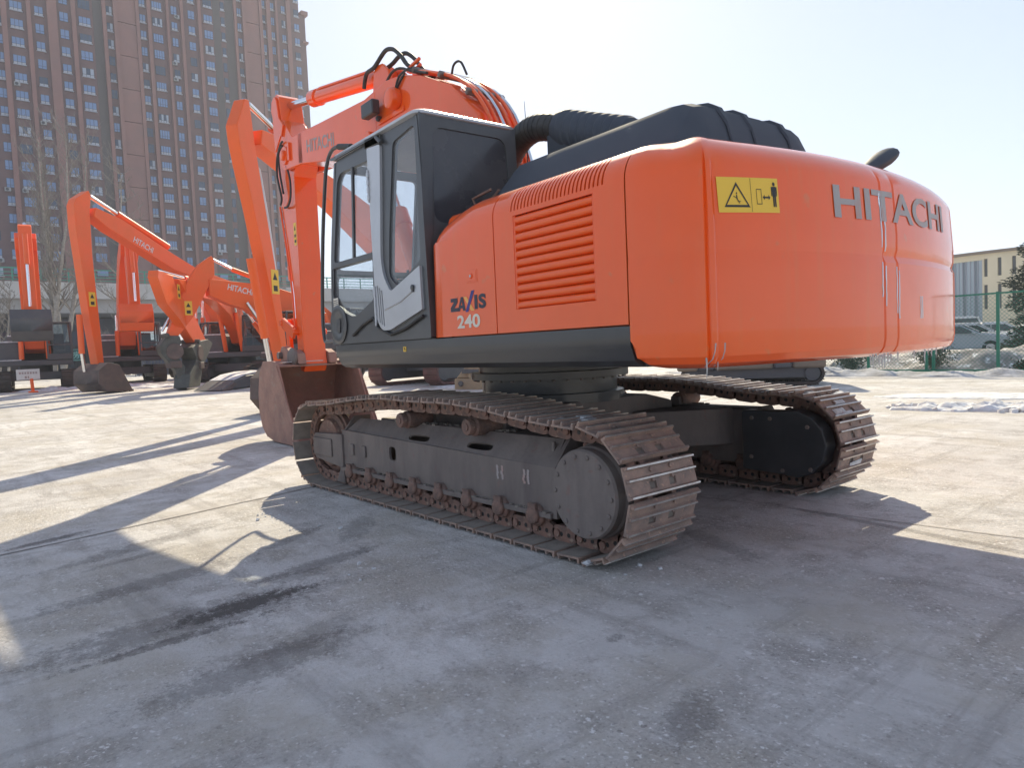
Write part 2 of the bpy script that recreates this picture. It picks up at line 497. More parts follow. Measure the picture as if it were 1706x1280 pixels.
        c = stain(*s, c, (0.115, 0.105, 0.10))
    L(c, p.inputs["Base Color"])
    p.inputs["Roughness"].default_value = 0.86
    b = nt.nodes.new("ShaderNodeBump"); b.inputs["Strength"].default_value = 0.8; b.inputs["Distance"].default_value = 0.02
    h = nt.nodes.new("ShaderNodeMath"); h.operation = 'MULTIPLY_ADD'
    L(noise(45.0, 6, 0.7), h.inputs[0]); h.inputs[1].default_value = 1.0
    L(noise(14.0, 6, 0.7), h.inputs[2])
    L(h.outputs[0], b.inputs["Height"]); L(b.outputs[0], p.inputs["Normal"])
    return m

M['ground'] = ground_material()
M['joint'] = mat("dirt_filled_joint", (0.22, 0.20, 0.19), (0.36, 0.33, 0.31), 3.0, rough=0.95)

def spread(a, b, near, step, grow):
    """coordinates dense near `near`, coarser further out"""
    up, x, s = [near], near, step
    while x < b:
        x += s; s *= grow; up.append(min(x, b))
    dn, x, s = [], near, step
    while x > a:
        x -= s; s *= grow; dn.append(max(x, a))
    return dn[::-1] + up
xs, ys = spread(-260, 700, 0, 1.0, 1.10), spread(-600, 420, 0, 1.0, 1.10)
g = G()
g.grid([[(x, y, gz(x, y)) for y in ys] for x in xs])
ground = g.obj("ground", M['ground'], ang=60, merge=False)
tag(ground, "pale worn concrete yard with oil stains and exposed aggregate", kind="structure")

# joints between the concrete slabs: narrow dirt-filled strips a few millimetres proud, each its own piece
JA = R(6.5)
def joint(px, py, ang, l0, l1, w):
    g = G(); rows = []
    n = max(2, int((l1 - l0) / 0.35))
    for i in range(n + 1):
        t = l0 + (l1 - l0) * i / n
        j = 0.018 * mnoise.noise(Vector((px + t * 1.7, py, 3.1)))
        ww = w * (0.75 + 0.6 * mnoise.noise(Vector((t * 2.3, px, py))))
        x, y = px + math.cos(ang) * t - math.sin(ang) * j, py + math.sin(ang) * t + math.cos(ang) * j
        dx, dy = -math.sin(ang) * ww / 2, math.cos(ang) * ww / 2
        rows.append([(x - dx, y - dy, gz(x, y) + 0.004), (x + dx, y + dy, gz(x, y) + 0.004)])
    g.grid(rows)
    link("slab_joint", g.mesh("slab_joint", M['joint'], ang=60, merge=False), ground)
for k in range(-3, 6):                      # lengthways
    joint(0, -0.25 + 4.3 * k, JA, -14 if k < 1 else 0.8, 42, 0.014)
for k in range(0, 9):                       # crossways
    joint(2.1 + 4.3 * k, 0, JA + math.pi / 2 + 0.10, -18, 15, 0.034 if k == 0 else 0.015)

M['snow_grey'] = mat('grey_road_snow', (0.50, 0.50, 0.53), (0.27, 0.26, 0.26), 2.2, 0.38, 0.66, rough=0.85, bump=0.6, bscale=18)
def heap(cx, cy, rx, ry, h, seed, res=26, rot=0.0, rough=0.5, sharp=1.0, m='snow', freq=1.6):
    """an irregular mound with a ragged edge, skirt slightly below the ground"""
    g = G(); rows = []
    for i in range(res + 1):
        row = []
        for k in range(res + 1):
            u, w = i / res * 2 - 1, k / res * 2 - 1
            x, y = cx + (u * rx) * math.cos(rot) - (w * ry) * math.sin(rot), cy + (u * rx) * math.sin(rot) + (w * ry) * math.cos(rot)
            d = math.sqrt(u * u + w * w)
            nz = mnoise.fractal(Vector((x * freq + seed * 7.7, y * freq, seed)), 0.8, 2.1, 5)
            e = max(0.0, 1.0 - d + 0.35 * mnoise.noise(Vector((x * 0.9 * freq, y * 0.9 * freq, seed + 9))))
            z = h * min(1.0, e * 1.6) ** sharp * (1.0 + rough * nz) if d < 1 else 0.0
            row.append((x, y, gz(x, y) + (z if z > 0.012 else -0.03)))
        rows.append(row)
    g.grid(rows)
    return g

def chunks(g, cx, cy, rx, ry, n, s0, s1, seed):
    rnd = random.Random(seed)
    for _ in range(n):
        a, d = rnd.uniform(0, 6.28), math.sqrt(rnd.random())
        x, y = cx + math.cos(a) * d * rx, cy + math.sin(a) * d * ry
        s = rnd.uniform(s0, s1)
        rot = Matrix.Rotation(rnd.uniform(0, 6), 3, 'Z') @ Matrix.Rotation(rnd.uniform(-0.6, 0.6), 3, 'X')
        vs = []
        for i in (-1, 1):
            for j in (-1, 1):
                for k in (-1, 1):
                    vs.append(rot @ Vector((i * s * rnd.uniform(0.5, 1), j * s * rnd.uniform(0.4, 0.9), k * s * rnd.uniform(0.3, 0.7))) + Vector((x, y, gz(x, y) + s * 0.4)))
        g.add(vs, [(0, 1, 3, 2), (4, 6, 7, 5), (0, 4, 5, 1), (2, 3, 7, 6), (0, 2, 6, 4), (1, 5, 7, 3)])
    return g

# ------------------------------------------------------------------ apartment tower behind the flyover
M['brick'] = mat("brown_tower_brick", (0.185, 0.105, 0.100), (0.15, 0.09, 0.09), 0.35, rough=0.85)
M['brick_pink'] = mat("reddish_tower_pilaster", (0.30, 0.155, 0.135), (0.25, 0.14, 0.125), 0.3, rough=0.85)
M['brick_grey'] = mat("greyish_tower_recess", (0.105, 0.088, 0.085), rough=0.85)
M['frame_win'] = mat("dark_window_frame", (0.045, 0.05, 0.06), rough=0.5)
M['sill_white'] = mat("pale_window_panel", (0.42, 0.44, 0.50), rough=0.6)
M['pane_blue'] = mat("bluish_window_glass", (0.17, 0.26, 0.46), rough=0.12, coat=0.3)
M['pane_dark'] = mat("dark_window_glass", (0.05, 0.075, 0.13), rough=0.1, coat=0.3)
M['pane_curtain'] = mat("curtained_window_glass", (0.36, 0.40, 0.48), rough=0.25, coat=0.3)

def project(p):
    d = Vector(p) - CAM
    z = d.dot(_f)
    return (853 + 1171.945 * d.dot(_r) / z, 640 - 1171.945 * d.dot(_u) / z) if z > 0.1 else (-9999, -9999)

tower = empty("apartment_tower", (137, -25, 0))
tag(tower, "tall brown apartment tower with pilasters and rows of small windows beyond the flyover", "building")
def tobj(g, name, m, **k):
    g.v = [(x - 137, y + 25, z) for x, y, z in g.v]
    return g.obj(name, m, tower, ang=0, **k)
g = G()
g.bx(137, 156, -60.6, 16, 0, 84)
g.bx(137.4, 154, -62.1, -60.6, 0, 72.4)
tower_wall = tobj(g, "wall", M['brick'])
g = G(); g.bx(136.3, 157, -61.2, 16.6, 84, 85.4); tobj(g, "cornice", M['brick_pink'])
g = G(); g.bx(136.9, 154.5, -62.6, -61.2, 72.4, 73.2); g.bx(136.9, 154.5, -62.45, -61.2, 66.6, 67.0); tobj(g, "cornice", M['brick_pink'])
for y0, y1 in ((-9.37, -10.1), (-12.84, -13.43), (-15.74, -17.14), (-19.28, -19.91), (-24.0, -24.55), (-25.75, -26.35), (-29.35, -29.9), (-31.27, -31.83), (-34.54, -34.96), (-37.0, -37.5), (-40.15, -40.7), (-47.0, -47.45), (-48.6, -49.2), (-52.0, -52.6), (-53.5, -54.3), (-55.4, -55.8), (-57.7, -58.5), (2.5, 1.8), (-3.0, -3.7)):
    g = G(); g.bx(136.35, 137.2, y1, y0, 0, 83.9); tobj(g, "pilaster", M['brick_pink'])
for y0, y1 in ((-22.6, -24.0), (-43.1, -44.4), (-45.4, -47.0)):
    g = G(); g.bx(136.97, 137.2, y1, y0, 0, 83.9); tobj(g, "recess_panel", M['brick_grey'])
for y0, y1 in ((-26.38, -29.33), (-49.27, -51.95)):
    for k in range(-8, 6):                  # tall blank panels with a joint every second floor
        z = 50.2 + 5.8 * k
        g = G(); g.bx(136.62, 137.2, y1, y0, z + 0.12, min(z + 5.8, 83.9)); tobj(g, "panel", M['brick_pink'])

def win_mesh(w, h, n, glass, sill, low=0.42):
    g = G()
    g.bx(-0.03, 0.05, -w / 2, w / 2, -h / 2, h / 2, 0)
    pw = (w - 0.10 - 0.07 * (n - 1)) / n
    for i in range(n):
        y0 = -w / 2 + 0.05 + i * (pw + 0.07)
        g.bx(-0.055, -0.025, y0, y0 + pw, -h / 2 + low + 0.06, h / 2 - 0.05, 1 if (i % 2 == 0 or glass != 'pane_curtain') else 3)
        g.bx(-0.05, -0.025, y0, y0 + pw, -h / 2 + 0.05, -h / 2 + low, 1 if not sill else 2)
    if sill:
        g.bx(-0.28, 0.05, -w / 2 - 0.06, w / 2 + 0.06, -h / 2 - 0.08, -h / 2 + 0.02, 2)
    return g.mesh("window", [M['frame_win'], M[glass], M['sill_white'], M['pane_dark']], ang=0, merge=False)
COLS = [(-8.9, 1.1, 2), (-11.46, 1.75, 3), (-14.62, 1.25, 2), (-18.2, 1.3, 2), (-21.3, 1.8, 3), (-25.18, 0.95, 2), (-30.57, 1.0, 2), (-33.05, 1.7, 4), (-35.98, 1.05, 2), (-39.05, 1.2, 2), (-42.1, 1.6, 3),
        (-44.9, 0.75, 1), (-48.1, 0.8, 2), (-53.05, 0.7, 2), (-54.9, 0.75, 2), (-57.2, 0.85, 2), (-60.0, 1.1, 2), (-6.2, 1.7, 3), (-1.2, 1.7, 3), (4.5, 1.7, 3), (9.5, 1.7, 3)]
WM = {}
rnd = random.Random(3)
wins = []
for y, w, n in COLS:
    for k in range(-15, 12):
        z = 49.0 + 2.9 * k + (0.25 if n == 1 else 0)
        if z > 82 or (y < -60.8 and z > 71): continue
        px, py = project((137, y, z))
        vis = -10 < px < 530 and -10 < py < 452
        wins.append((0 if vis else 1, (Vector((137, y, z)) - CAM).length, y, z, w, n))
wins.sort()
rest = G()
for i, (hid, d, y, z, w, n) in enumerate(wins):
    q = rnd.random()
    gl = 'pane_dark' if n == 1 or q < 0.18 else 'pane_curtain' if q < 0.30 else 'pane_blue'
    key = (w, n, gl, rnd.random() < 0.62)
    if i < 300:
        if key not in WM: WM[key] = win_mesh(w, 1.55 if n > 1 else 1.7, n, gl, key[3])
        link("window", WM[key], tower, loc=(-0.02, y + 25, z))
    else:
        rest.bx(136.94, 137.03, y - w / 2, y + w / 2, z - 0.75, z + 0.75, 0)
        rest.bx(136.91, 136.95, y - w / 2 + 0.06, y + w / 2 - 0.06, z - 0.3, z + 0.7, 1)
M['concrete_ac'] = mat('weathered_ac_casing', (0.32, 0.32, 0.33), rough=0.7)
acm = G(); acm.bx(-0.45, 0, -0.42, 0.42, -0.3, 0.3, 0); acm.lathe([(0.24, -0.451), (0.24, -0.455)], (0, 0.08, 0), 'x', 12, 1)
acm = acm.mesh("air_conditioner", [M['concrete_ac'], M['frame_win']], ang=0)
rnd = random.Random(21)
for i in range(20):
    hid, d, y, z, w, n = wins[rnd.randrange(0, 290)]
    link("air_conditioner", acm, tower, loc=(-0.05, y + 25 + rnd.choice((-1, 1)) * (w / 2 + 0.35) * (0.4 if n == 1 else 0.5), z - 1.15))
o = tobj(rest, "window_rows", [M['frame_win'], M['pane_blue']]); o["kind"] = "stuff"

# ------------------------------------------------------------------ flyover with green railing
M['concrete'] = mat("flyover_concrete", (0.55, 0.53, 0.515), (0.47, 0.455, 0.44), 0.5, rough=0.85, c3=(0.25, 0.24, 0.23), s3=1.2, t3=0.62)
M['concrete_dk'] = mat("weathered_concrete", (0.44, 0.43, 0.425), (0.38, 0.37, 0.365), 0.5, rough=0.85)
M['green'] = mat("green_railing_paint", (0.05, 0.27, 0.20), (0.07, 0.28, 0.22), 2.0, rough=0.5)
fly = empty("flyover", (67, -20, 0.41))
tag(fly, "elevated concrete road with green railing running across behind the parked machines", "flyover")
def fobj(g, name, m, **k):
    g.v = [(x - 67, y + 20, z - 0.41) for x, y, z in g.v]
    return g.obj(name, m, fly, ang=0, **k)
Y0, Y1 = -95, 38
g = G(); g.bx(67.35, 80, Y0, Y1, 5.85, 7.10); fobj(g, "girder", M['concrete_dk'])
g = G(); g.bx(66.7, 67.1, Y0, Y1, 7.05, 8.46); g.bx(67.1, 80.4, Y0, Y1, 7.1, 7.35); g.bx(80.1, 80.4, Y0, Y1, 7.35, 8.4); fobj(g, "parapet", M['concrete'])
for y in range(-90, 40, 18):
    g = G(); g.bx(70, 71.4, y - 0.8, y + 0.8, 0.2, 5.85); g.bx(69.2, 78, y - 0.9, y + 0.9, 5.2, 5.85); fobj(g, "pier", M['concrete_dk'])
for z, r in ((9.6, 0.05), (9.25, 0.03), (8.95, 0.03), (8.65, 0.03)):
    g = G(); g.bx(66.88, 66.96, Y0, Y1, z - r, z + r); fobj(g, "rail", M['green'])
pm = G().bx(-0.06, 0.06, -0.05, 0.05, 0, 1.2).mesh("post", M['green'], ang=0)
for i in range(66):
    link("post", pm, fly, loc=(-0.08, Y1 + 20 - i * 2.0, 8.46 - 0.41))

# ------------------------------------------------------------------ row of shops in the shade under the flyover
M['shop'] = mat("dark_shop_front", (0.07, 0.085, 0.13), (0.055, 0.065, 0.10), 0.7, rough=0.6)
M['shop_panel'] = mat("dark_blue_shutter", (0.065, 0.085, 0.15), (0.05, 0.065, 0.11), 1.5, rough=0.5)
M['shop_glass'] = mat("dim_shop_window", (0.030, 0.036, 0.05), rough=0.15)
M['purple'] = mat("purple_sign_board", (0.075, 0.035, 0.11), (0.06, 0.035, 0.09), 2.0, rough=0.5)
M['teal'] = mat("teal_sign_board", (0.01, 0.13, 0.13), rough=0.45)
M['lilac'] = mat("pale_sign_lettering", (0.42, 0.38, 0.50), rough=0.5)
M['mint'] = mat("mint_sign_lettering", (0.35, 0.75, 0.70), rough=0.5)
shops = empty("shop_row", (74, -20, 0.41))
tag(shops, "low dark row of shops in the shade beneath the elevated road", "building")
def sobj(g, name, m, parent=None, **k):
    g.v = [(x - 74, y + 20, z - 0.41) for x, y, z in g.v]
    return g.obj(name, m, parent or shops, ang=0, **k)
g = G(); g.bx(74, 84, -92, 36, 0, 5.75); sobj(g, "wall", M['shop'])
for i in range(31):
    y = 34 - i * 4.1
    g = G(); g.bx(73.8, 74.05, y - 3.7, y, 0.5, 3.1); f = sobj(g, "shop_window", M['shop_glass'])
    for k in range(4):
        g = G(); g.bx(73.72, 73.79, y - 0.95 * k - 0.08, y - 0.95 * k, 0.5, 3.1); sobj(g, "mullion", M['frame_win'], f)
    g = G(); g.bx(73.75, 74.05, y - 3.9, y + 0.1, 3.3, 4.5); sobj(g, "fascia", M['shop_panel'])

sg = empty("shop_sign", (73.6, -1.6, 3.0))
tag(sg, "purple shop sign board with pale letters at the left edge under the flyover", "sign")
g = G(); g.box((0, 0, 0.3), (0.12, 5.6, 2.4)); g.obj("board", M['purple'], sg, ang=0)
text_obj("FU", 0.9, lambda u, v: (-0.068, 1.35 - u, 0.32 + v), M['lilac'], sg, bold=0.02, fit=(1.1, 0.75))
for k in range(5):
    g = G(); g.box((-0.067, 1.9 - k * 0.75, -0.35 - 0.02 * (k % 2)), (0.01, 0.5, 0.12)); g.obj("printed_line", M['lilac'], sg, ang=0)
sg = empty("shop_sign", (73.4, -7.05, 2.25))
tag(sg, "small teal sign board with a Chinese character for house", "sign")
g = G(); g.box((0, 0, 0), (0.12, 1.15, 1.15)); g.obj("board", M['teal'], sg, bev=0.02, ang=0)
g = G()
for a, b, c, d in ((-0.53, 0.53, 0.49, 0.53), (-0.53, 0.53, -0.53, -0.49), (-0.53, -0.49, -0.49, 0.49), (0.49, 0.53, -0.49, 0.49)):
    g.bx(-0.075, -0.06, a, b, c, d)
g.obj("border", M['mint'], sg, ang=0)
text_obj("\u623f", 0.8, lambda u, v: (-0.068, 0.36 - u, -0.32 + v), M['mint'], sg, bold=0.008, fit=(0.70, 0.66), shear=0.15)

# ------------------------------------------------------------------ curved cream building on the right
M['cream'] = mat("cream_wall", (0.78, 0.68, 0.48), (0.72, 0.63, 0.45), 0.4, rough=0.8)
M['cream_dk'] = mat("brown_roof_edge", (0.22, 0.17, 0.13), rough=0.8)
M['slit'] = mat("grey_slit_window", (0.06, 0.062, 0.065), rough=0.2)
M['curtain_wall'] = mat("pale_curtain_wall_glass", (0.42, 0.50, 0.55), rough=0.15)
M['curtain_wall2'] = mat("grey_curtain_wall_glass", (0.20, 0.24, 0.28), rough=0.15)
bld = empty("curved_building", (20, -88, 0))
tag(bld, "cream curved building with slit windows and a glazed bay beyond the green fence", "building")
def arc_pt(t, r=0.0):                       # facade line, radius 26 m, bulging towards the yard
    a = R(90) + t / 26.0
    return (19.0 + (26.0 + r) * math.cos(a), -111.6 + (26.0 + r) * math.sin(a))
def curved(t0, t1, z0, z1, r0, r1, n=6):
    g = G(); rows = []
    for i in range(n + 1):
        t = t0 + (t1 - t0) * i / n
        (xo, yo), (xi, yi) = arc_pt(t, r1), arc_pt(t, r0)
        rows.append([(xi - 20, yi + 88, z0), (xo - 20, yo + 88, z0), (xo - 20, yo + 88, z1), (xi - 20, yi + 88, z1)])
    g.grid(rows, wrap=True)
    g.f.append((0, 1, 2, 3)); g.f.append(tuple(n * 4 + k for k in (3, 2, 1, 0))); g.m += [0, 0]
    return g
SL = [(-11.5 + 1.32 * k) for k in range(0, 18)]
SLZ = ((6.75, 8.7), (3.2, 5.85))
edges = [-24.0] + [e for t in SL for e in (t - 0.26, t + 0.26) if True] + [14.0]
GLZ0, GLZ1 = -6.2, -2.6                      # the glazed bay
def clear(t): return t + 0.3 < GLZ0 or t - 0.3 > GLZ1
SLW = [t for t in SL if clear(t) and t > -2.4] + [-7.4, -9.0]
SLW.sort()
segs, last = [], -20.0
for t in sorted(SLW + [None] if False else SLW):
    pass
bounds = sorted([(t - 0.18, t + 0.18, 'slit') for t in SLW] + [(GLZ0, GLZ1, 'glass')])
x = -20.0
for a, b, k in bounds + [(12.0, 12.0, 'end')]:
    if a > x: curved(x, a, 0, 9.25, -0.8, 0.0, max(1, int((a - x) * 2))).obj("wall", M['cream'], bld, ang=20)
    if k == 'slit':
        for z0, z1 in ((0, 3.2), (5.85, 6.75), (8.7, 9.25)):
            curved(a, b, z0, z1, -0.8, 0.0, 1).obj("wall", M['cream'], bld, ang=20)
        for z0, z1 in SLZ:
            curved(a, b, z0, z1, -0.4, -0.22, 1).obj("window", M['slit'], bld, ang=20)
    elif k == 'glass':
        n = 9
        for i in range(n):
            t0, t1 = a + (b - a) * i / n, a + (b - a) * (i + 0.9) / n
            curved(t0, t1, 0.3, 8.6, -0.5, -0.12 + 0.02 * (i % 2), 1).obj("pane", M['curtain_wall' if i % 3 != 1 else 'curtain_wall2'], bld, ang=20)
            curved(t1, a + (b - a) * (i + 1) / n, 0.3, 8.6, -0.5, 0.05, 1).obj("mullion", M['sill_white'], bld, ang=20)
        curved(a, b, 8.6, 9.25, -0.8, 0.0, 3).obj("wall", M['cream'], bld, ang=20)
    x = b
curved(-20.2, 12.2, 9.25, 9.55, -1.2, 0.35, 40).obj("roof_edge", M['cream_dk'], bld, ang=20)
g = curved(-20.0, 12.0, 9.1, 9.2, -16, -0.85, 20); g.obj("roof", M['concrete_dk'], bld, ang=20)
curved(4.0, 9.0, 9.55, 10.4, -6, -2.0, 8).obj("roof_block", M['cream'], bld, ang=20)

# ------------------------------------------------------------------ green chain-link fence
M['fence_green'] = mat("green_fence_paint", (0.015, 0.17, 0.11), (0.02, 0.19, 0.125), 3.0, rough=0.45)
fence = empty("chain_link_fence", (4, -17.4, 0))
tag(fence, "green chain-link fence with square posts along the right edge of the yard", "fence")
FX0, FX1, FB, FT = -6.0, 11.5, 0.10, 2.13
def fe(g, name, **k):
    g.v = [(x - 4, y + 17.4, z) for x, y, z in g.v]
    return g.obj(name, M['fence_green'], fence, ang=0, **k)
posts = [1.355 - 1.75 * k for k in range(1, 5)] + [1.355, 2.90, 3.08, 4.665, 6.465, 8.2, 9.9, 11.45]
for x in posts:
    g = G(); g.bx(x - 0.035, x + 0.035, -17.435, -17.365, -0.05, FT + 0.04); fe(g, "post")
for z, r in ((FT, 0.022), (FB, 0.03)):
    g = G(); g.bx(FX0, FX1, -17.39, -17.345, z - r, z + r); fe(g, "rail")
g = G()
H = FT - FB
n = int((FX1 - FX0) / 0.105)
for s in (1, -1):
    for i in range(-int(H / 0.105), n + 1):
        xa = FX0 + i * 0.105
        pts = [(xa, FB), (xa + H, FT)] if s == 1 else [(xa, FT), (xa + H, FB)]
        (x0, z0), (x1, z1) = pts
        if x0 < FX0: z0 += (FX0 - x0) * (z1 - z0) / (x1 - x0); x0 = FX0
        if x1 > FX1: z1 -= (x1 - FX1) * (z1 - z0) / (x1 - x0); x1 = FX1
        if x1 - x0 < 0.02: continue
        y = -17.4 + 0.004 * s
        g.tube([(x0, y, z0), (x1, y, z1)], 0.0036, 3, caps=False)
o = fe(g, "wire_mesh", merge=False); o["kind"] = "stuff"

# snow along the foot of the fence, ploughed mounds, slush on the yard
for i, (cx, cy, rx, ry, h, ro) in enumerate(((-2.5, -16.9, 3.2, 0.7, 0.12, 0.02), (1.9, -16.75, 2.6, 0.75, 0.11, 0.0), (5.4, -16.7, 2.4, 0.85, 0.14, 0.05), (9.2, -16.8, 2.6, 0.75, 0.13, 0.0))):
    o = heap(cx, cy, rx, ry, h, 3 + i, 34, ro, 0.9, 0.7).obj("snow_bank", M['snow_grey'], ang=60, merge=False)
    tag(o, "low bank of grey-white snow heaped along the foot of the fence", "snow bank", "snow banks along the fence", "stuff")
o = heap(2.2, -20.6, 5.6, 1.7, 0.52, 31, 46, 0.0, 0.45, 0.8, freq=1.1).obj("snow_mound", M['snow_dirty'], ang=60, merge=False)
tag(o, "dirty grey mound of ploughed snow behind the fence in front of the cars", "snow mound", None, "stuff")
g = heap(-0.95, -8.1, 1.25, 0.42, 0.085, 12, 44, 0.42, 1.3, 0.8, freq=3.4)
chunks(g, -0.7, -8.0, 0.95, 0.38, 110, 0.012, 0.065, 5); chunks(g, -1.5, -8.3, 0.7, 0.3, 70, 0.012, 0.05, 6); chunks(g, -0.2, -7.8, 0.5, 0.2, 30, 0.01, 0.04, 8)
tag(g.obj("snow_heap", M['snow'], ang=40, merge=False), "broken ridge of white snow lumps lying on the sunlit concrete", "snow", None, "stuff")
o = heap(-0.75, -10.6, 2.3, 0.75, 0.035, 15, 50, 0.35, 0.7, 0.5, freq=1.8).obj("snow_sheet", M['snow'], ang=60, merge=False)
tag(o, "thin flat sheet of snow left on the concrete behind the broken snow ridge", "snow", None, "stuff")
o = heap(13.3, -8.6, 1.4, 0.5, 0.05, 18, 30, 0.2, 0.7, 0.5).obj("snow_sheet", M['snow'], ang=60, merge=False)
tag(o, "flat streak of snow on the ground in front of the red-brown tracks seen under the cab", "snow", None, "stuff")
for i, (cx, cy, rx, ry) in enumerate(((30.3, 0.1, 1.3, 0.5), (29.2, -2.6, 1.2, 0.5), (26.5, -3.2, 1.4, 0.5), (33, -5.6, 1.6, 0.6))):
    o = heap(cx, cy, rx, ry, 0.10, 40 + i, 24, 1.4, 0.8, 0.7).obj("snow_patch", M['snow'], ang=60, merge=False)
    tag(o, "low patch of trampled snow between the parked machines", "snow", "snow patches between parked machines", "stuff")
g = G(); rnd = random.Random(11)
for (cx, cy, n) in ((0.9, 2.2, 9), (-0.9, 2.4, 4), (-2.2, 1.3, 5), (0.25, 2.15, 6)):
    chunks(g, cx, cy, 0.25, 0.2, n, 0.004, 0.014, int(cx * 31 + 90))
tag(g.obj("ice_bits", M['snow'], ang=0, merge=False), "scattered crumbs of ice on the shaded concrete beside the near track", "ice", None, "stuff")

# ------------------------------------------------------------------ trees
M['bark'] = mat("pale_poplar_bark", (0.36, 0.33, 0.30), (0.22, 0.20, 0.18), 6.0, rough=0.9)
M['twig'] = mat("grey_twigs", (0.26, 0.235, 0.215), (0.20, 0.18, 0.165), 4.0, rough=0.9)
def bare_tree(loc, h, stems, seed, label, spread_=0.35, width=1.0, start=0.25):
    rnd = random.Random(seed)
    t = empty("bare_tree", loc); tag(t, label, "tree", "bare trees before the flyover")
    tr, cr = G(), G()
    def branch(p, d, L, r, lev):
        n = 5
        pts, rr = [p], [r]
        for i in range(n):
            d = (d + Vector((rnd.gauss(0, 0.12), rnd.gauss(0, 0.12), 0.06))).normalized()
            p = p + d * (L / n)
            pts.append(p); rr.append(r * (1 - 0.8 * (i + 1) / n))
        cr.tube(pts, rr, 4 if lev < 2 else 3, caps=False)
        if lev < 3:
            for i in range(rnd.randint(3, 5)):
                k = rnd.randint(1, n)
                a = rnd.uniform(0, 6.28)
                side = Vector((math.cos(a), math.sin(a), rnd.uniform(0.2, 0.9)))
                branch(pts[k], (d * 0.8 + side * 0.75).normalized(), L * rnd.uniform(0.35, 0.6), max(rr[k] * 0.75, 0.014), lev + 1)
    for s in range(stems):
        a = rnd.uniform(0, 6.28)
        base = Vector((math.cos(a) * 0.25 * (stems > 1), math.sin(a) * 0.45 * (stems > 1), 0))
        d = Vector((rnd.gauss(0, 0.05), rnd.gauss(0, 0.07), 1)).normalized()
        hh = h * rnd.uniform(0.8, 1.0)
        pts, rr, p = [base], [0.19 * width], base
        n = 14
        for i in range(n):
            d = (d + Vector((rnd.gauss(0, 0.035), rnd.gauss(0, 0.035), 0.03))).normalized()
            p = p + d * (hh / n); pts.append(p); rr.append(0.19 * width * (1 - 0.88 * (i + 1) / n))
        tr.tube(pts, rr, 8)
        for i in range(int(n * start), n + 1):
            for _ in range(3 if i < n * 0.6 else 4):
                a = rnd.uniform(0, 6.28)
                up = 1.4 - spread_ * 2
                branch(pts[i], Vector((math.cos(a), math.sin(a), up)).normalized(), hh * rnd.uniform(0.10, 0.2) * (1.15 - 0.5 * i / n), max(0.028, rr[i] * 0.5), 1)
    tr.obj("trunk", M['bark'], t, ang=60, merge=False)
    o = cr.obj("crown", M['twig'], t, ang=60, merge=False)
    return t
bare_tree((54.9, -3.1, 0.4), 17.0, 4, 5, "tall bare poplar with several pale upright stems behind the leftmost digger", 0.12, 1.0, 0.3)
bare_tree((51.6, -7.0, 0.4), 14.5, 1, 9, "bare tree with fine spreading twigs behind the arm touching the ground", 0.42, 0.9, 0.2)
bare_tree((57.0, -0.2, 0.4), 7.5, 2, 14, "small bare tree with thin stems at the left edge", 0.3, 0.5, 0.2)

M['needle'] = mat("dark_conifer_foliage", (0.030, 0.046, 0.036), (0.05, 0.062, 0.042), 1.5, rough=0.8, c3=(0.085, 0.085, 0.05), s3=2.0, t3=0.62)
def conifer(loc, h, rad, seed, label):
    rnd = random.Random(seed)
    t = empty("conifer_tree", loc); tag(t, label, "tree")
    g = G(); g.tube([(0, 0, 0), (0.05, 0, h * 0.5), (0, 0, h * 0.98)], [0.14, 0.09, 0.01], 7); g.obj("trunk", M['bark'], t, ang=60)
    g = G()
    for _ in range(30000):
        z = h * (0.07 + 0.93 * rnd.random() ** 1.25)
        f = z / h
        env = rad * min(1.0, (1 - f) * 1.55 + 0.05) * (0.82 + 0.30 * mnoise.noise(Vector((math.sin(z * 2.1) * 2, z * 1.3, seed))))
        a = rnd.uniform(0, 6.283)
        env *= 0.85 + 0.35 * mnoise.noise(Vector((math.cos(a) * 1.9, math.sin(a) * 1.9, z * 1.7 + seed)))
        r = env * math.sqrt(rnd.uniform(0.18, 1.0))
        c = Vector((math.cos(a) * r, math.sin(a) * r, z))
        out = Vector((math.cos(a), math.sin(a), rnd.uniform(-0.35, 0.7))).normalized()
        s = rnd.uniform(0.03, 0.075)
        side = out.cross(Vector((rnd.gauss(0, 1), rnd.gauss(0, 1), rnd.gauss(0, 1)))).normalized()
        g.add([c - side * s * 0.35, c + out * s * 0.6 + side * s * 0.25, c + out * s * 1.9, c + out * s * 0.4 - side * s * 0.6], [(0, 1, 2, 3)])
    o = g.obj("foliage", M['needle'], t, ang=0, merge=False)
    return t
conifer((2.05, -26.6, 0.0), 6.6, 2.0, 2, "dark dense conifer standing behind the chain-link fence at the right edge")

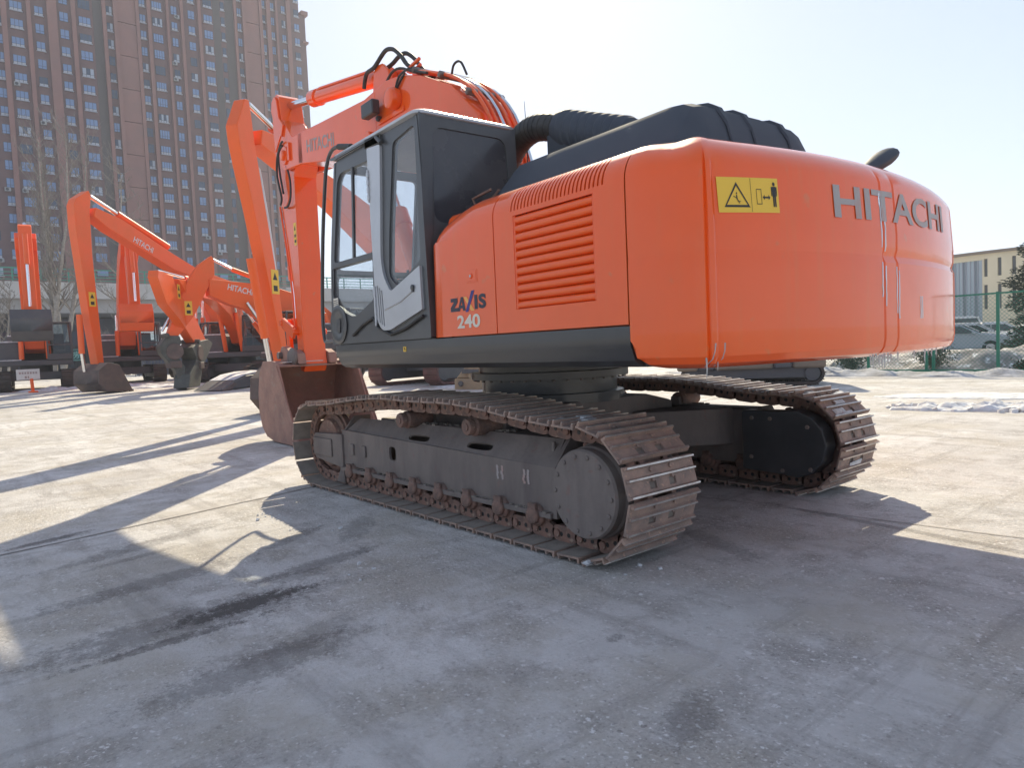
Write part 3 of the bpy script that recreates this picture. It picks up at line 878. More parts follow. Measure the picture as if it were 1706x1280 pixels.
M['shrub'] = mat("brown_winter_shrub", (0.085, 0.075, 0.06), (0.05, 0.055, 0.04), 3.0, rough=0.9)
def shrub(loc, r, h, seed, label):
    rnd = random.Random(seed)
    t = empty("shrub", loc); tag(t, label, "shrub", "winter shrubs behind the fence")
    st, lf = G(), G()
    for _ in range(46):
        a, d = rnd.uniform(0, 6.28), rnd.uniform(0.1, 1)
        e = Vector((math.cos(a) * r * d, math.sin(a) * r * d, h * rnd.uniform(0.55, 1)))
        st.tube([(0, 0, 0), tuple(e * 0.5 + Vector((0, 0, h * 0.12))), tuple(e)], [0.012, 0.008, 0.004], 3, caps=False)
        for _ in range(26):
            c = e * rnd.uniform(0.35, 1.02) + Vector((rnd.gauss(0, 0.07), rnd.gauss(0, 0.07), rnd.gauss(0, 0.06)))
            q = Vector((rnd.gauss(0, 1), rnd.gauss(0, 1), rnd.gauss(0, 1))).normalized(); w = q.orthogonal().normalized(); s = rnd.uniform(0.018, 0.045)
            lf.add([c - q * s, c + w * s * 0.6, c + q * s, c - w * s * 0.6], [(0, 1, 2, 3)])
    st.obj("stems", M['twig'], t, ang=60, merge=False)
    lf.obj("foliage", M['shrub'], t, ang=0, merge=False)
for i, (x, y, r, h, lab) in enumerate(((3.3, -18.6, 0.75, 0.85, "brown shrub behind the doubled fence post below the counterweight's far corner"), (5.6, -18.5, 0.8, 0.75, "leafless shrub behind the fence between the doubled post and the crawler carrier"), (7.4, -18.6, 0.8, 0.8, "leafless shrub behind the fence close beside the crawler carrier"),
                                   (9.4, -18.5, 0.8, 0.8, "shrub at the far end of the fence, behind the crawler carrier"), (0.9, -18.0, 0.3, 0.3, "smallest shrub, a tuft at the foot of the fence near the picture's edge"))):
    shrub((x, y, 0.0), r, h, 60 + i, lab)


# ------------------------------------------------------------------ the winter haze
def haze_box():
    m = bpy.data.materials.new("haze")
    m.use_nodes = True
    nt = m.node_tree; nt.nodes.clear()
    o = nt.nodes.new("ShaderNodeOutputMaterial")
    v = nt.nodes.new("ShaderNodeVolumePrincipled")
    v.inputs["Color"].default_value = (0.80, 0.86, 1.0, 1)
    v.inputs["Density"].default_value = HAZE
    v.inputs["Anisotropy"].default_value = 0.2
    nt.links.new(v.outputs[0], o.inputs["Volume"])
    g = G(); g.bx(-265, 705, -605, 425, -1.0, 90)
    b = g.obj("haze", m, ang=0)
    tag(b, "thin bright winter haze hanging over the whole yard", kind="stuff")
    b.visible_shadow = True
HAZE = 0.0010
haze_box()
# ------------------------------------------------------------------ the big excavator
UY = R(-2.539)                     # the upper works are slewed a little against the tracks
ex = empty("excavator", (0, 0, 0))
tag(ex, "big orange crawler excavator in front with its rounded counterweight and near track facing the viewer", "excavator")
def up(g, name, m, parent=None, **k):
    """a part of the upper works (drawn in the slewed frame)"""
    if parent is None:
        return g.obj(name, m, ex, rz=UY, **k)
    return g.obj(name, m, parent, **k)

# ---- track path (outer face of the shoe plates) in the x-z plane
def track_path():
    P = []
    def arc(cx, cz, r, a0, a1, n):
        for i in range(n + 1):
            a = R(a0 + (a1 - a0) * i / n); P.append((cx + r * math.cos(a), cz + r * math.sin(a)))
    arc(1.80, 0.412, 0.382, -90, 90, 16)
    for x, z in ((1.4, 0.815), (1.0, 0.862), (0.6, 0.893), (0.33, 0.900), (0.0, 0.892), (-0.3, 0.894), (-0.58, 0.893), (-0.9, 0.868), (-1.3, 0.822), (-1.6, 0.797)):
        P.append((x, z))
    arc(-1.80, 0.412, 0.382, 90, 270, 16)
    P.append(P[0])
    return P
_tp = track_path()
def resample(P, n):
    seg = [0.0]
    for a, b in zip(P, P[1:]): seg.append(seg[-1] + math.dist(a, b))
    out = []
    for i in range(n):
        d = seg[-1] * (i + 0.5) / n
        k = max(j for j in range(len(seg)) if seg[j] <= d + 1e-9); k = min(k, len(P) - 2)
        t = (d - seg[k]) / max(seg[k + 1] - seg[k], 1e-9)
        out.append((P[k][0] + (P[k + 1][0] - P[k][0]) * t, P[k][1] + (P[k + 1][1] - P[k][1]) * t))
    return out, seg[-1]
NS = 48
_sp, _len = resample(_tp, NS)
PITCH = _len / NS
def shoe_frames():
    fr = []
    for i in range(NS):
        a, b = _sp[i - 1], _sp[(i + 1) % NS]
        t = Vector((b[0] - a[0], 0, b[1] - a[1])).normalized()
        n = Vector((t.z, 0, -t.x))               # outward
        fr.append((Vector((_sp[i][0], 0, _sp[i][1])), t, n))
    return fr
FR = shoe_frames()
# local axes of a shoe: X along the track, Y across, Z outward (plate outer face at 0)
def shoe_mesh(seed):
    rnd = random.Random(seed)
    g = G(); h = PITCH * 0.45; th = 0.012
    hx0, hx1 = 0.012, 0.055
    g.bx(-h, hx0, -0.3, 0.3, -th, 0, 0); g.bx(hx1, h, -0.3, 0.3, -th, 0, 0)
    for y0, y1 in ((-0.3, -0.115), (-0.055, 0.055), (0.115, 0.3)):
        g.bx(hx0, hx1, y0, y1, -th, 0, 0)
    for x, hh in ((-h + 0.012, 0.027), (-0.010, 0.022), (h - 0.010, 0.024)):
        o = G(); y = 0.3 - rnd.uniform(0, 0.006)
        g.prism([(x - 0.010, -0.002), (x + 0.010, -0.002), (x + 0.0055, hh - 0.003), (x - 0.0055, hh - 0.003)], -y, y, 'y', 0)
        g.bx(x - 0.0052, x + 0.0052, -y + 0.004, y - 0.004, hh - 0.004, hh, 1)
    for y in (-0.085, 0.085):
        for x in (-0.05, 0.005):
            g.lathe([(0.013, 0.0), (0.012, 0.012)], (x, y, 0), 'z', 6, 0)
    g.bx(-h + 0.004, h - 0.004, -0.297, 0.297, -th - 0.0015, -th - 0.0005, 2)     # dust lying on the inner face
    return g.mesh("track_shoe", [M['shoe'], M['shine'], M['shoe_dusty']], ang=30, merge=False)
def link_mesh():
    g = G(); h = PITCH * 0.56
    for s in (-1, 1):
        o = []
        for i in range(7):
            a = R(90 + 30 * i); o.append((-h + 0.05 + 0.05 * math.cos(a), -0.062 + 0.050 * math.sin(a)))
        for i in range(7):
            a = R(-90 + 30 * i); o.append((h - 0.05 + 0.05 * math.cos(a), -0.062 + 0.050 * math.sin(a)))
        g.prism(o, s * 0.085, s * 0.122, 'y', 0)
        for x in (-0.035, 0.03):
            g.lathe([(0.015, s * 0.1225), (0.013, s * 0.1245)], (x, 0, -0.058), 'y', 8, 1)
        g.lathe([(0.024, s * 0.12), (0.024, s * 0.135)], (h - 0.05, 0, -0.062), 'y', 10, 0)
    g.lathe([(0.028, -0.12), (0.028, 0.12)], (h - 0.05, 0, -0.062), 'y', 10, 0)
    return g.mesh("track_link", [M['rust'], M['ink']], ang=30, merge=False)
SHOES = [shoe_mesh(i) for i in range(3)]
LINK = link_mesh()
def bottom_roller():
    g = G()
    g.lathe([(0.03, -0.165), (0.062, -0.165), (0.075, -0.15), (0.075, -0.125), (0.10, -0.12), (0.10, -0.095), (0.08, -0.09), (0.078, 0.09), (0.10, 0.095), (0.10, 0.12), (0.075, 0.125), (0.075, 0.15), (0.062, 0.165), (0.03, 0.165)], (0, 0, 0), 'y', 20)
    for s in (-1, 1): g.lathe([(0.055, s * 0.165), (0.058, s * 0.185), (0.045, s * 0.197), (0.02, s * 0.199)], (0, 0, 0.0), 'y', 14); g.box((0, s * 0.178, 0.055), (0.075, 0.022, 0.05))
    return g.mesh("roller", M['rust'], bev=0.004, ang=30)
ROLL = bottom_roller()
g = G(); g.lathe([(0.02, -0.12), (0.068, -0.12), (0.072, -0.10), (0.072, 0.10), (0.060, 0.115), (0.062, 0.15), (0.055, 0.165), (0.02, 0.168)], (0, 0, 0), 'y', 20)
g.lathe([(0.030, 0.168), (0.030, 0.174)], (0, 0, 0), 'y', 10)
CARR = g.mesh("carrier_roller", M['rust'], ang=30)

def make_track(yc, side):
    """side +1: outer face towards +Y"""
    S = side
    yo = lambda d: yc + S * d           # d measured outwards from the chain centre
    fr = G()
    # box frame: outer wall, sloped shoulder with two openings, top, inner wall, ends
    X0, X1 = -1.43, 1.42
    zb, zv, zt = 0.205, 0.50, 0.665
    oa, ob = 0.135, 0.0
    def oval(cx, cz, rx, rz, n=14): return [(cx + rx * math.copysign(abs(math.cos(2 * math.pi * i / n)) ** 0.6, math.cos(2 * math.pi * i / n)), cz + rz * math.copysign(abs(math.sin(2 * math.pi * i / n)) ** 0.6, math.sin(2 * math.pi * i / n))) for i in range(n)]
    fr.plate([(X0, zb), (X1 - 0.02, zb + 0.03), (X1, zv + 0.06), (X0, zv)], [oval(0.52, 0.415, 0.055, 0.058)], lambda u, v, d: (u, yo(oa - d), v), 0.02)
    sl = Vector((ob - oa, zt - zv)).length
    fr.plate([(X0, 0.0), (X1, 0.05), (X1 - 0.12, sl * 0.98), (0.9, sl), (X0 + 0.02, sl)], [oval(0.18, 0.085, 0.15, 0.03), oval(-0.62, 0.085, 0.15, 0.03)],
             lambda u, v, d: (u, yo(oa + (ob - oa) * v / sl - d * 0.6), zv + (zt - zv) * v / sl - d * 0.7), 0.02)
    fr.bx(X0 + 0.02, 0.9, min(yo(0.0), yo(-0.16)), max(yo(0.0), yo(-0.16)), zt - 0.02, zt)
    fr.plate([(X0, zb), (X1, zb), (X1, zv), (0.9, zt), (X0, zt)], [], lambda u, v, d: (u, yo(-0.16 + d), v), 0.02)
    sec = [(oa + 0.012, zb - 0.02), (oa + 0.012, zv + 0.005), (ob, zt + 0.012), (-0.165, zt + 0.012), (-0.165, zb - 0.02)]
    fr.prism([(yo(a), b) for a, b in sec], X0 - 0.035, X0, 'x')
    fr.prism([(yo(a), b) for a, b in sec], X1, X1 + 0.02, 'x')
    # bottom flange
    fr.bx(X0, X1, min(yo(oa), yo(oa + 0.035)), max(yo(oa), yo(oa + 0.035)), zb - 0.02, zb + 0.012)
    fr.bx(X0, X1, min(yo(-0.17), yo(oa)), max(yo(-0.17), yo(oa)), zb - 0.012, zb)
    t = fr.obj("track", M['frame_dark'], ex, bev=0.006, ang=30)
    rnd = random.Random(5 + S)
    for i, (p, tt, n) in enumerate(FR):
        rot = Matrix((tt, Vector((0, 1, 0)), n)).transposed()
        rot = rot if rot.determinant() > 0 else Matrix((tt, Vector((0, -1, 0)), n)).transposed()
        jig = Matrix.Rotation(R(rnd.uniform(-0.8, 0.8)), 3, 'Y')
        for nm, me in (("track_shoe", SHOES[i % 3]), ("track_link", LINK)):
            o = link(nm, me, t)
            o.matrix_local = Matrix.Translation(Vector((p.x, yc, p.z)) + n * (-0.002 if nm == "track_link" else 0.0)) @ (rot @ jig).to_4x4()
    for x in (-1.27, -0.92, -0.56, -0.20, 0.16, 0.52, 0.88, 1.24):
        link("roller", ROLL, t, loc=(x, yc, 0.185))
    for x in (0.33, -0.58):
        o = link("carrier_roller", CARR, t, loc=(x, yc, 0.707))
        if S < 0: o.scale = (1, -1, 1)
    g = G()
    for x in (0.33, -0.58):
        g = G(); g.prism([(x - 0.06, 0.62), (x + 0.06, 0.62), (x + 0.045, 0.74), (x - 0.045, 0.74)], yo(-0.16), yo(-0.12))
        g.obj("roller_bracket", M['frame_dark'], t, bev=0.005)
    # sprocket and travel motor
    g = G(); o = []
    for i in range(22 * 4):
        a = 2 * math.pi * i / (22 * 4); o.append((-1.80 + (0.318 if i % 4 in (0, 1) else 0.285) * math.cos(a), 0.412 + (0.318 if i % 4 in (0, 1) else 0.285) * math.sin(a)))
    g.prism(o, yc - 0.03, yc + 0.03); g.obj("sprocket", M['rust'], t, bev=0.004)
    g = G(); prof = [(0.29, 0.03), (0.29, 0.06), (0.275, 0.075), (0.272, 0.16), (0.262, 0.175), (0.262, 0.232), (0.250, 0.246), (0.02, 0.25)]
    g.lathe([(r, S * a) for r, a in prof], (-1.79, yc, 0.40), 'y', 40)
    fd = g.obj("final_drive", M['frame_dark'] if S > 0 else M['black_paint'], t, ang=30)
    g = G()
    for i in range(14):
        a = 2 * math.pi * i / 14
        g.lathe([(0.014, S * 0.246), (0.014, S * 0.254), (0.009, S * 0.257)], (-1.79 + 0.222 * math.cos(a), yc, 0.40 + 0.222 * math.sin(a)), 'y', 8)
    g.obj("bolts", M['frame_dark'], fd, ang=0)
    # inner motor guard
    g = G(); o = []
    for i in range(9):
        a = R(-110 + 220 * i / 8); o.append((-1.80 - 0.28 * math.cos(a), 0.41 + 0.27 * math.sin(a)))
    o += [(-1.36, 0.66), (-1.36, 0.17)]
    g.prism(o, yo(-0.31), yo(-0.15)); g.obj("motor_guard", M['black_paint'], t, bev=0.02, seg=2)
    g = G()
    for x, z in ((-1.46, 0.60), (-1.62, 0.60), (-1.93, 0.55), (-1.45, 0.28), (-1.72, 0.19), (-1.95, 0.22)): g.lathe([(0.018, -S * 0.31), (0.016, -S * 0.322)], (x, yc, z), 'y', 6)
    g.obj("bolts", M['frame_dark'], t, ang=0)
    # idler with its yoke
    g = G(); g.lathe([(0.04, -0.10), (0.225, -0.10), (0.24, -0.06), (0.285, -0.05), (0.29, -0.03), (0.315, -0.025), (0.315, 0.025), (0.29, 0.03), (0.285, 0.05), (0.24, 0.06), (0.225, 0.10), (0.04, 0.10)], (1.80, yc, 0.405), 'y', 36)
    g.obj("idler", M['rust'], t, ang=30)
    g = G()
    for s in (1, -1):
        ya, yb = yo(s * 0.115), yo(s * 0.155)
        g.prism([(1.40, 0.20), (1.98, 0.25), (2.02, 0.31), (2.02, 0.46), (1.97, 0.50), (1.40, 0.52)], ya, yb)
        g.prism([(1.60, 0.29), (1.99, 0.29), (1.99, 0.46), (1.60, 0.46)], yb, yo(s * 0.172))
    g.obj("idler_yoke", M['frame_dark'], t, bev=0.01, seg=2)
    g = G(); g.prism([(1.40, 0.06), (1.56, 0.06), (1.46, 0.21), (1.40, 0.21)], yo(0.125), yo(0.15))
    g.obj("track_guard", M['frame_dark'], t, bev=0.006)
    if S > 0:                               # paint flakes and weld bosses on the near frame
        g = G(); rr = random.Random(4)
        for cx in (-0.93, -1.20):
            for k in range(2):
                for j in range(5):
                    x = cx + k * 0.045 + rr.uniform(-0.006, 0.006); z = 0.455 - j * 0.019
                    g.prism([(x - rr.uniform(0.008, 0.016), z - 0.008), (x + rr.uniform(0.006, 0.014), z - 0.011), (x + 0.012, z + 0.010), (x - 0.008, z + 0.008)], yo(oa), yo(oa + 0.003))
        g.obj("chalk_marks", M['grey_print'], t, ang=0)
        g = G()
        for x in (1.0, 1.22): g.prism([(x - 0.03, 0.34), (x + 0.03, 0.34), (x + 0.03, 0.44), (x - 0.03, 0.44)], yo(oa), yo(oa + 0.018))
        g.box((-1.36, yo(0.05), 0.62), (0.025, 0.025, 0.06))
        g.obj("boss", M['frame_dark'], t, bev=0.004)
    g = G(); rm = random.Random(31 + S)
    for _ in range(170):
        x = rm.uniform(-1.4, 1.35); k = rm.random()
        if k < 0.45: c = Vector((x, yo(rm.uniform(0.10, 0.165)), zb + 0.012))
        elif k < 0.75: c = Vector((x * 0.6, yo(rm.uniform(-0.12, 0.0)), zt + 0.004))
        else: c = Vector((rm.uniform(-1.9, 1.8), yo(rm.uniform(0.13, 0.28)), 0.022))
        s_ = rm.uniform(0.006, 0.022)
        g.add([c + Vector((i * s_ * rm.uniform(.6, 1.6), j * s_ * rm.uniform(.5, 1.1), k2 * s_ * rm.uniform(0.2, 0.5))) for i in (-1, 1) for j in (-1, 1) for k2 in (-1, 1)], [(0, 1, 3, 2), (4, 6, 7, 5), (0, 4, 5, 1), (2, 3, 7, 6), (0, 2, 6, 4), (1, 5, 7, 3)])
    o = g.obj("packed_mud", M['shoe_dusty'], t, ang=0, merge=False); o["kind"] = "stuff"
    # snow caught between the grousers
    g = G()
    if S > 0:
        chunks(g, 0, 0, 0.001, 0.001, 1, 0.001, 0.002, 1)
        for x, z, y, s in ((-1.62, 0.815, 0.02, 0.035), (-1.68, 0.806, 0.08, 0.03), (-1.55, 0.815, 0.16, 0.018), (-1.86, 0.028, 0.29, 0.022), (-1.88, 0.045, 0.30, 0.016)):
            r3 = random.Random(int(x * 1000)); c = Vector((x, yc + y, z))
            g.add([c + Vector((r3.uniform(-s, s) + i * s, r3.uniform(-s, s) + j * s * 1.5, k * s * 0.35)) for i in (-1, 1) for j in (-1, 1) for k in (-1, 1)], [(0, 1, 3, 2), (4, 6, 7, 5), (0, 4, 5, 1), (2, 3, 7, 6), (0, 2, 6, 4), (1, 5, 7, 3)])
    else:
        r3 = random.Random(77)
        for p, tt, n in FR:
            if n.z > -0.25 and p.x < 1.2 and r3.random() < (0.85 if n.z > 0.6 else 0.4):
                for _ in range(3 if n.z > 0.6 else 1):
                    y = r3.uniform(-0.27, 0.24); L = r3.uniform(0.04, 0.20); w = r3.uniform(0.015, 0.035)
                    c = Vector((p.x, yc + y, p.z)) + tt * r3.choice((-0.055, 0.03, 0.06)) + n * 0.005
                    e = tt * w; f = Vector((0, L / 2, 0)); q = n * r3.uniform(0.006, 0.014)
                    g.add([c - e - f, c + e * r3.uniform(0.5, 1) - f, c + e + f, c - e * r3.uniform(0.4, 1) + f, c - e * 0.5 - f * 0.8 + q, c + e * 0.5 - f * 0.8 + q, c + e * 0.5 + f * 0.8 + q, c - e * 0.5 + f * 0.8 + q],
                          [(4, 5, 6, 7), (0, 1, 5, 4), (1, 2, 6, 5), (2, 3, 7, 6), (3, 0, 4, 7)])
    o = g.obj("snow_crust", M['snow'], t, ang=0, merge=False); o["kind"] = "stuff"
    return t
make_track(1.1975, 1)
make_track(-1.1975, -1)

# ---- centre frame and swing bearing
g = G()
g.prism([(-0.95, 0.40), (-0.95, 0.72), (-0.6, 0.80), (0.6, 0.80), (0.95, 0.72), (0.95, 0.40)], -0.62, 0.62, 'x')
for sx in (-1, 1):
    for sy in (-1, 1):
        a = [(sx * 0.25, sy * 0.5), (sx * 0.75, sy * 0.35), (sx * 1.20, sy * 1.05), (sx * 0.80, sy * 1.05)]
        g.prism(a if sx * sy > 0 else a[::-1], 0.34, 0.66, 'z')
g.obj("car_body", M['frame_dark'], ex, bev=0.02, seg=2)
g = G(); g.lathe([(0.66, 0.78), (0.66, 0.86), (0.60, 0.865), (0.60, 0.985), (0.70, 0.99), (0.70, 1.045), (0.62, 1.05), (0.62, 1.13)], (0, 0, 0), 'z', 56)
sb = g.obj("swing_bearing", M['black_paint'], ex, ang=30)
g = G()
for i in range(36):
    a = 2 * math.pi * i / 36; g.lathe([(0.014, 0.985), (0.014, 0.972)], (0.665 * math.cos(a), 0.665 * math.sin(a), 0), 'z', 6)
g.obj("bolts", M['frame_dark'], sb, ang=0)

# ---- revolving frame, skirts
g = G(); g.bx(-2.35, 1.25, -1.33, 1.33, 1.13, 1.25); g.bx(-1.1, 1.5, -0.42, 0.42, 1.10, 1.35)
up(g, "revolving_frame", M['black_paint'], bev=0.01)
SK = [(1.428, 1.343), (1.430, 1.290), (1.428, 1.245), (1.418, 1.225), (1.412, 1.205), (1.395, 1.165), (1.36, 1.142), (1.25, 1.135), (1.25, 1.343)]
for s in (1, -1):
    g = G(); rows = []
    for x, dz in ((1.245, 0.0), (1.275, 0.0), (1.0, 0.0), (-1.0, 0), (-2.322, 0.0)):
        rows.append([(x + (0.045 * (z - 1.14) / 0.2 if x > 1.1 else 0), s * (y if x > -3 else y), z) for y, z in SK])
    rows = rows[1:]
    g.grid(rows, wrap=True); n = len(SK); g.f += [tuple(range(n)), tuple(range(3 * n, 4 * n))[::-1]]; g.m += [0, 0]
    sk = up(g, "side_skirt", M['black_paint'], ang=28)
    if s > 0:
        g = G(); g.bx(-0.001, 0.042, 1.4295, 1.4325, 1.261, 1.300); d = up(g, "decal", M['yellow'], sk, ang=0)
        g = G(); g.prism([(0.006, 1.275), (0.016, 1.268), (0.024, 1.283), (0.034, 1.290), (0.02, 1.294), (0.012, 1.284)], 1.4326, 1.434); up(g, "print", M['ink'], d, ang=0)

# ---- left doors (orange)
def door_profile(zt):
    """side rising to the shoulder, rounding over to the deck"""
    p = [(1.430, 1.352), (1.430, 1.49), (1.430, 1.60), (1.430, 1.75), (1.430, 1.90), (1.430, 2.02), (1.4295, zt - 0.19)]
    for i in range(1, 9):
        a = R(90 * i / 8); p.append((1.430 - 0.19 + 0.19 * math.cos(a), zt - 0.19 + 0.19 * math.sin(a)))
    p += [(1.15, zt + 0.004), (1.02, zt + 0.006)]
    return p
def deck_z(x):                              # the forward end of the deck dips towards the cab
    return 2.262 - 0.14 * max(0.0, min(1.0, (x + 0.95) / 0.56)) ** 1.6
def solidify_rows(g, rows, th, keep=lambda i, k: True, m=0):
    """sheet with an inner skin"""
    nr, nc = len(rows), len(rows[0])
    inner = [[(x, y - th, z - (th if k > 8 else 0)) for k, (x, y, z) in enumerate(r)] for r in rows]
    vs = [p for r in rows for p in r] + [p for r in inner for p in r]
    N = nr * nc; fs = []
    for i in range(nr - 1):
        for k in range(nc - 1):
            if not keep(i, k): continue
            a, b, c, d = i * nc + k, i * nc + k + 1, (i + 1) * nc + k + 1, (i + 1) * nc + k
            fs.append((a, b, c, d))
            for (di, dk, e0, e1) in ((-1, 0, a, b), (1, 0, d, c), (0, -1, a, d), (0, 1, b, c)):
                ii, kk = i + di, k + dk
                if not (0 <= ii < nr - 1 and 0 <= kk < nc - 1) or not keep(ii, kk):
                    fs.append((e0, e1, e1 + N, e0 + N))
    g.add(vs, fs, m)
g = G(); rows = []
for x in (-1.188, -1.1, -0.95, -0.85, -0.75, -0.65, -0.56, -0.48, -0.42, -0.395):
    pr = door_profile(deck_z(x))
    k = max(0.0, (x + 0.47) / 0.075); ins = 0.045 * min(1, k) ** 2
    rows.append([(x + 0.03 * (1.36 - min(z, 2.1)) * (1 if x > -0.5 else 0) , y - ins, z - ins * 0.6 * (z > 1.95)) for y, z in pr])
solidify_rows(g, rows, 0.022)
door1 = up(g, "access_door", M['orange'], ang=32)
# lock
g = G(); g.bx(-0.995, -0.873, 1.4300, 1.4325, 1.700, 1.785); lk = up(g, "lock", M['orange'], door1, bev=0.002)
g = G(); g.bx(-0.985, -0.883, 1.4325, 1.4345, 1.710, 1.775); g.lathe([(0.018, 1.4345), (0.016, 1.441)], (-0.93, 0, 1.742), 'y', 14); up(g, "lock_face", M['orange'], lk, bev=0.001)
g = G(); g.lathe([(0.009, 1.441), (0.009, 1.443)], (-0.93, 0, 1.742), 'y', 12); up(g, "keyhole", M['silver'], lk, ang=0)

# lettering ZAXIS / 240 (built from strokes)
def sheet(pts, m, parent, y=1.4322, nm="lettering"):
    g = G(); g.prism(pts, y - 0.001, y); return up(g, nm, m, parent, ang=0)
def X(t): return -0.665 - t
z0, z1 = 1.520, 1.612
sheet([(X(0), z1), (X(0.085), z1), (X(0.085), z1 - 0.03), (X(0.045), z0 + 0.025), (X(0.095), z0 + 0.025), (X(0.095), z0), (X(-0.003), z0), (X(-0.003), z0 + 0.028), (X(0.040), z1 - 0.026), (X(0), z1 - 0.026)], M['navy'], door1)
ga = G(); ga.plate([(X(0.085), z0), (X(0.128), z1 + 0.002), (X(0.155), z1 + 0.002), (X(0.180), z0), (X(0.150), z0), (X(0.145), z0 + 0.018), (X(0.117), z0 + 0.018), (X(0.112), z0)], [[(X(0.122), z0 + 0.038), (X(0.143), z0 + 0.038), (X(0.137), z0 + 0.066)]], lambda u, v, d: (u, 1.4322 - d, v), 0.001)
up(ga, "lettering", M['navy'], door1, ang=0)
sheet([(X(0.160), z1), (X(0.195), z1), (X(0.285), z0 - 0.006), (X(0.248), z0 - 0.006)], M['amber'], door1, 1.4320)
sheet([(X(0.178), z0 - 0.010), (X(0.212), z0 - 0.010), (X(0.292), z1 + 0.035), (X(0.258), z1 + 0.035)], M['blue'], door1, 1.4326)
sheet([(X(0.288), z0 + 0.002), (X(0.288), z1 + 0.004), (X(0.323), z1 + 0.004), (X(0.323), z0 + 0.002)], M['navy'], door1)
vs, fs = text_geo("S", 0.13, bold=0.006)
x0, x1 = min(v[0] for v in vs), max(v[0] for v in vs); y0, y1 = min(v[1] for v in vs), max(v[1] for v in vs)
g = G(); g.add([(X(0.335 + (v[0] - x0) / (x1 - x0) * 0.085), 1.4322, z0 + 0.002 + (v[1] - y0) / (y1 - y0) * 0.096) for v in vs], fs); up(g, "lettering", M['navy'], door1, ang=0, merge=False)
text_obj("240", 0.12, lambda u, v: (-0.738 - u, 1.4323, 1.402 + v), M['white'], door1, bold=0.003, fit=(0.272, 0.090))

# engine door with louvre and top slots
LX0, LX1, LZ0, LZ1 = -2.092, -1.398, 1.49, 2.055
sl_x = [-1.375 - 0.0325 * i for i in range(25)]
xs_ = [-2.315, LX0]
for s_ in sl_x: xs_ += [s_, s_ - 0.013]
xs_ += [LX1, -1.198]
xs_ = sorted(set(round(v, 4) for v in xs_))
rows = []
prof = door_profile(2.262); prof[6] = (1.4295, 2.085)
prof.insert(6, (1.430, LZ1)); prof = prof[:5] + [p for p in prof[5:] if p != (1.430, 2.02)]
for x in xs_: rows.append([(x, y, z) for y, z in prof])
zi = [p[1] for p in prof]
slots = set()
def keep(i, k):
    xa, xb = xs_[i], xs_[i + 1]
    mid = (xa + xb) / 2
    zm = (zi[k] + zi[k + 1]) / 2
    ym = (prof[k][0] + prof[k + 1][0]) / 2
    if LX0 < mid < LX1 and LZ0 < zm < LZ1: return False
    if any(s_ - 0.013 < mid < s_ for s_ in sl_x) and zm > 2.09 and ym > 1.262: return False
    return True
g = G(); solidify_rows(g, rows, 0.022, keep)
door2 = up(g, "engine_door", M['orange'], ang=32)
g = G(); g.bx(-2.2, -1.3, 1.30, 1.38, 1.40, 2.06); g.bx(-2.25, -1.3, 1.18, 1.36, 2.06, 2.17); up(g, "dark_backing", M['ink'], door2, ang=0)  # black backing gives the shade behind the slats and slots
LP = (LZ1 - LZ0) / 11
sm = G().prism([(1.385, 0.000), (1.410, 0.002), (1.4235, 0.010), (1.4285, 0.022), (1.4265, 0.034), (1.417, 0.046), (1.398, 0.0512), (1.385, 0.0512)], LX0 + 0.012, LX1 - 0.012, 'x')
sme = sm.mesh("slat", M['orange'], ang=40)
for i in range(11): link("slat", sme, door2, loc=(0, 0, LZ0 + LP * i))
g = G()
for a in ((LX0, LX0 + 0.014, LZ0, LZ1), (LX1 - 0.014, LX1, LZ0, LZ1)): g.bx(a[0], a[1], 1.385, 1.4285, a[2], a[3])
up(g, "louvre_frame", M['orange'], door2, bev=0.004)

# ---- engine bay block, right-hand boxes, deck
g = G(); g.bx(-2.32, -0.42, -1.40, 1.29, 1.26, 2.235); up(g, "engine_bay", M['orange'], bev=0.06, seg=3)
g = G(); g.bx(-0.40, 1.05, -1.42, -0.50, 1.30, 2.10); up(g, "fuel_tank", M['orange'], bev=0.05, seg=3)
g = G(); g.bx(-0.42, -0.36, 0.45, 1.30, 1.26, 2.12); g.bx(-0.40, 0.3, -0.5, 0.42, 1.26, 1.9); up(g, "bulkhead", M['black_paint'], bev=0.01)

# ---- counterweight
ARX, ARR = 1.92105, 4.89105
def arc_x(y, o=0.0): return ARX - math.sqrt((ARR + o) ** 2 - y * y)
half = [(-2.325, 1.4305, 0), (-2.36, 1.4305, 0), (-2.42, 1.4305, 0), (-2.50, 1.430, 0), (-2.58, 1.427, 0), (-2.65, 1.419, 0), (-2.70, 1.408, 0), (-2.738, 1.393, 0), (-2.756, 1.380, 0.0), (-2.764, 1.372, 0.010), (-2.772, 1.364, 0.0), (-2.782, 1.340, 0.0), (-2.787, 1.325, 0.007), (-2.790, 1.310, 0.0)]
ysr = [1.25, 1.1, 0.95, 0.8, 0.65, 0.5, 0.36, 0.22, 0.135]
plan = list(half) + [(arc_x(y), y, 0) for y in ysr]
plan += [(arc_x(0.105), 0.105, 0.0), (arc_x(0.093), 0.093, 0.012), (arc_x(0.08), 0.080, 0.0), (arc_x(0.03), 0.03, 0), (arc_x(-0.05), -0.05, 0.0), (arc_x(-0.062), -0.062, 0.010), (arc_x(-0.075), -0.075, 0.0)]
plan += [(arc_x(-y), -y, 0) for y in ysr[::-1][1:]]
plan += [(x, -y, d) for x, y, d in half[::-1]]
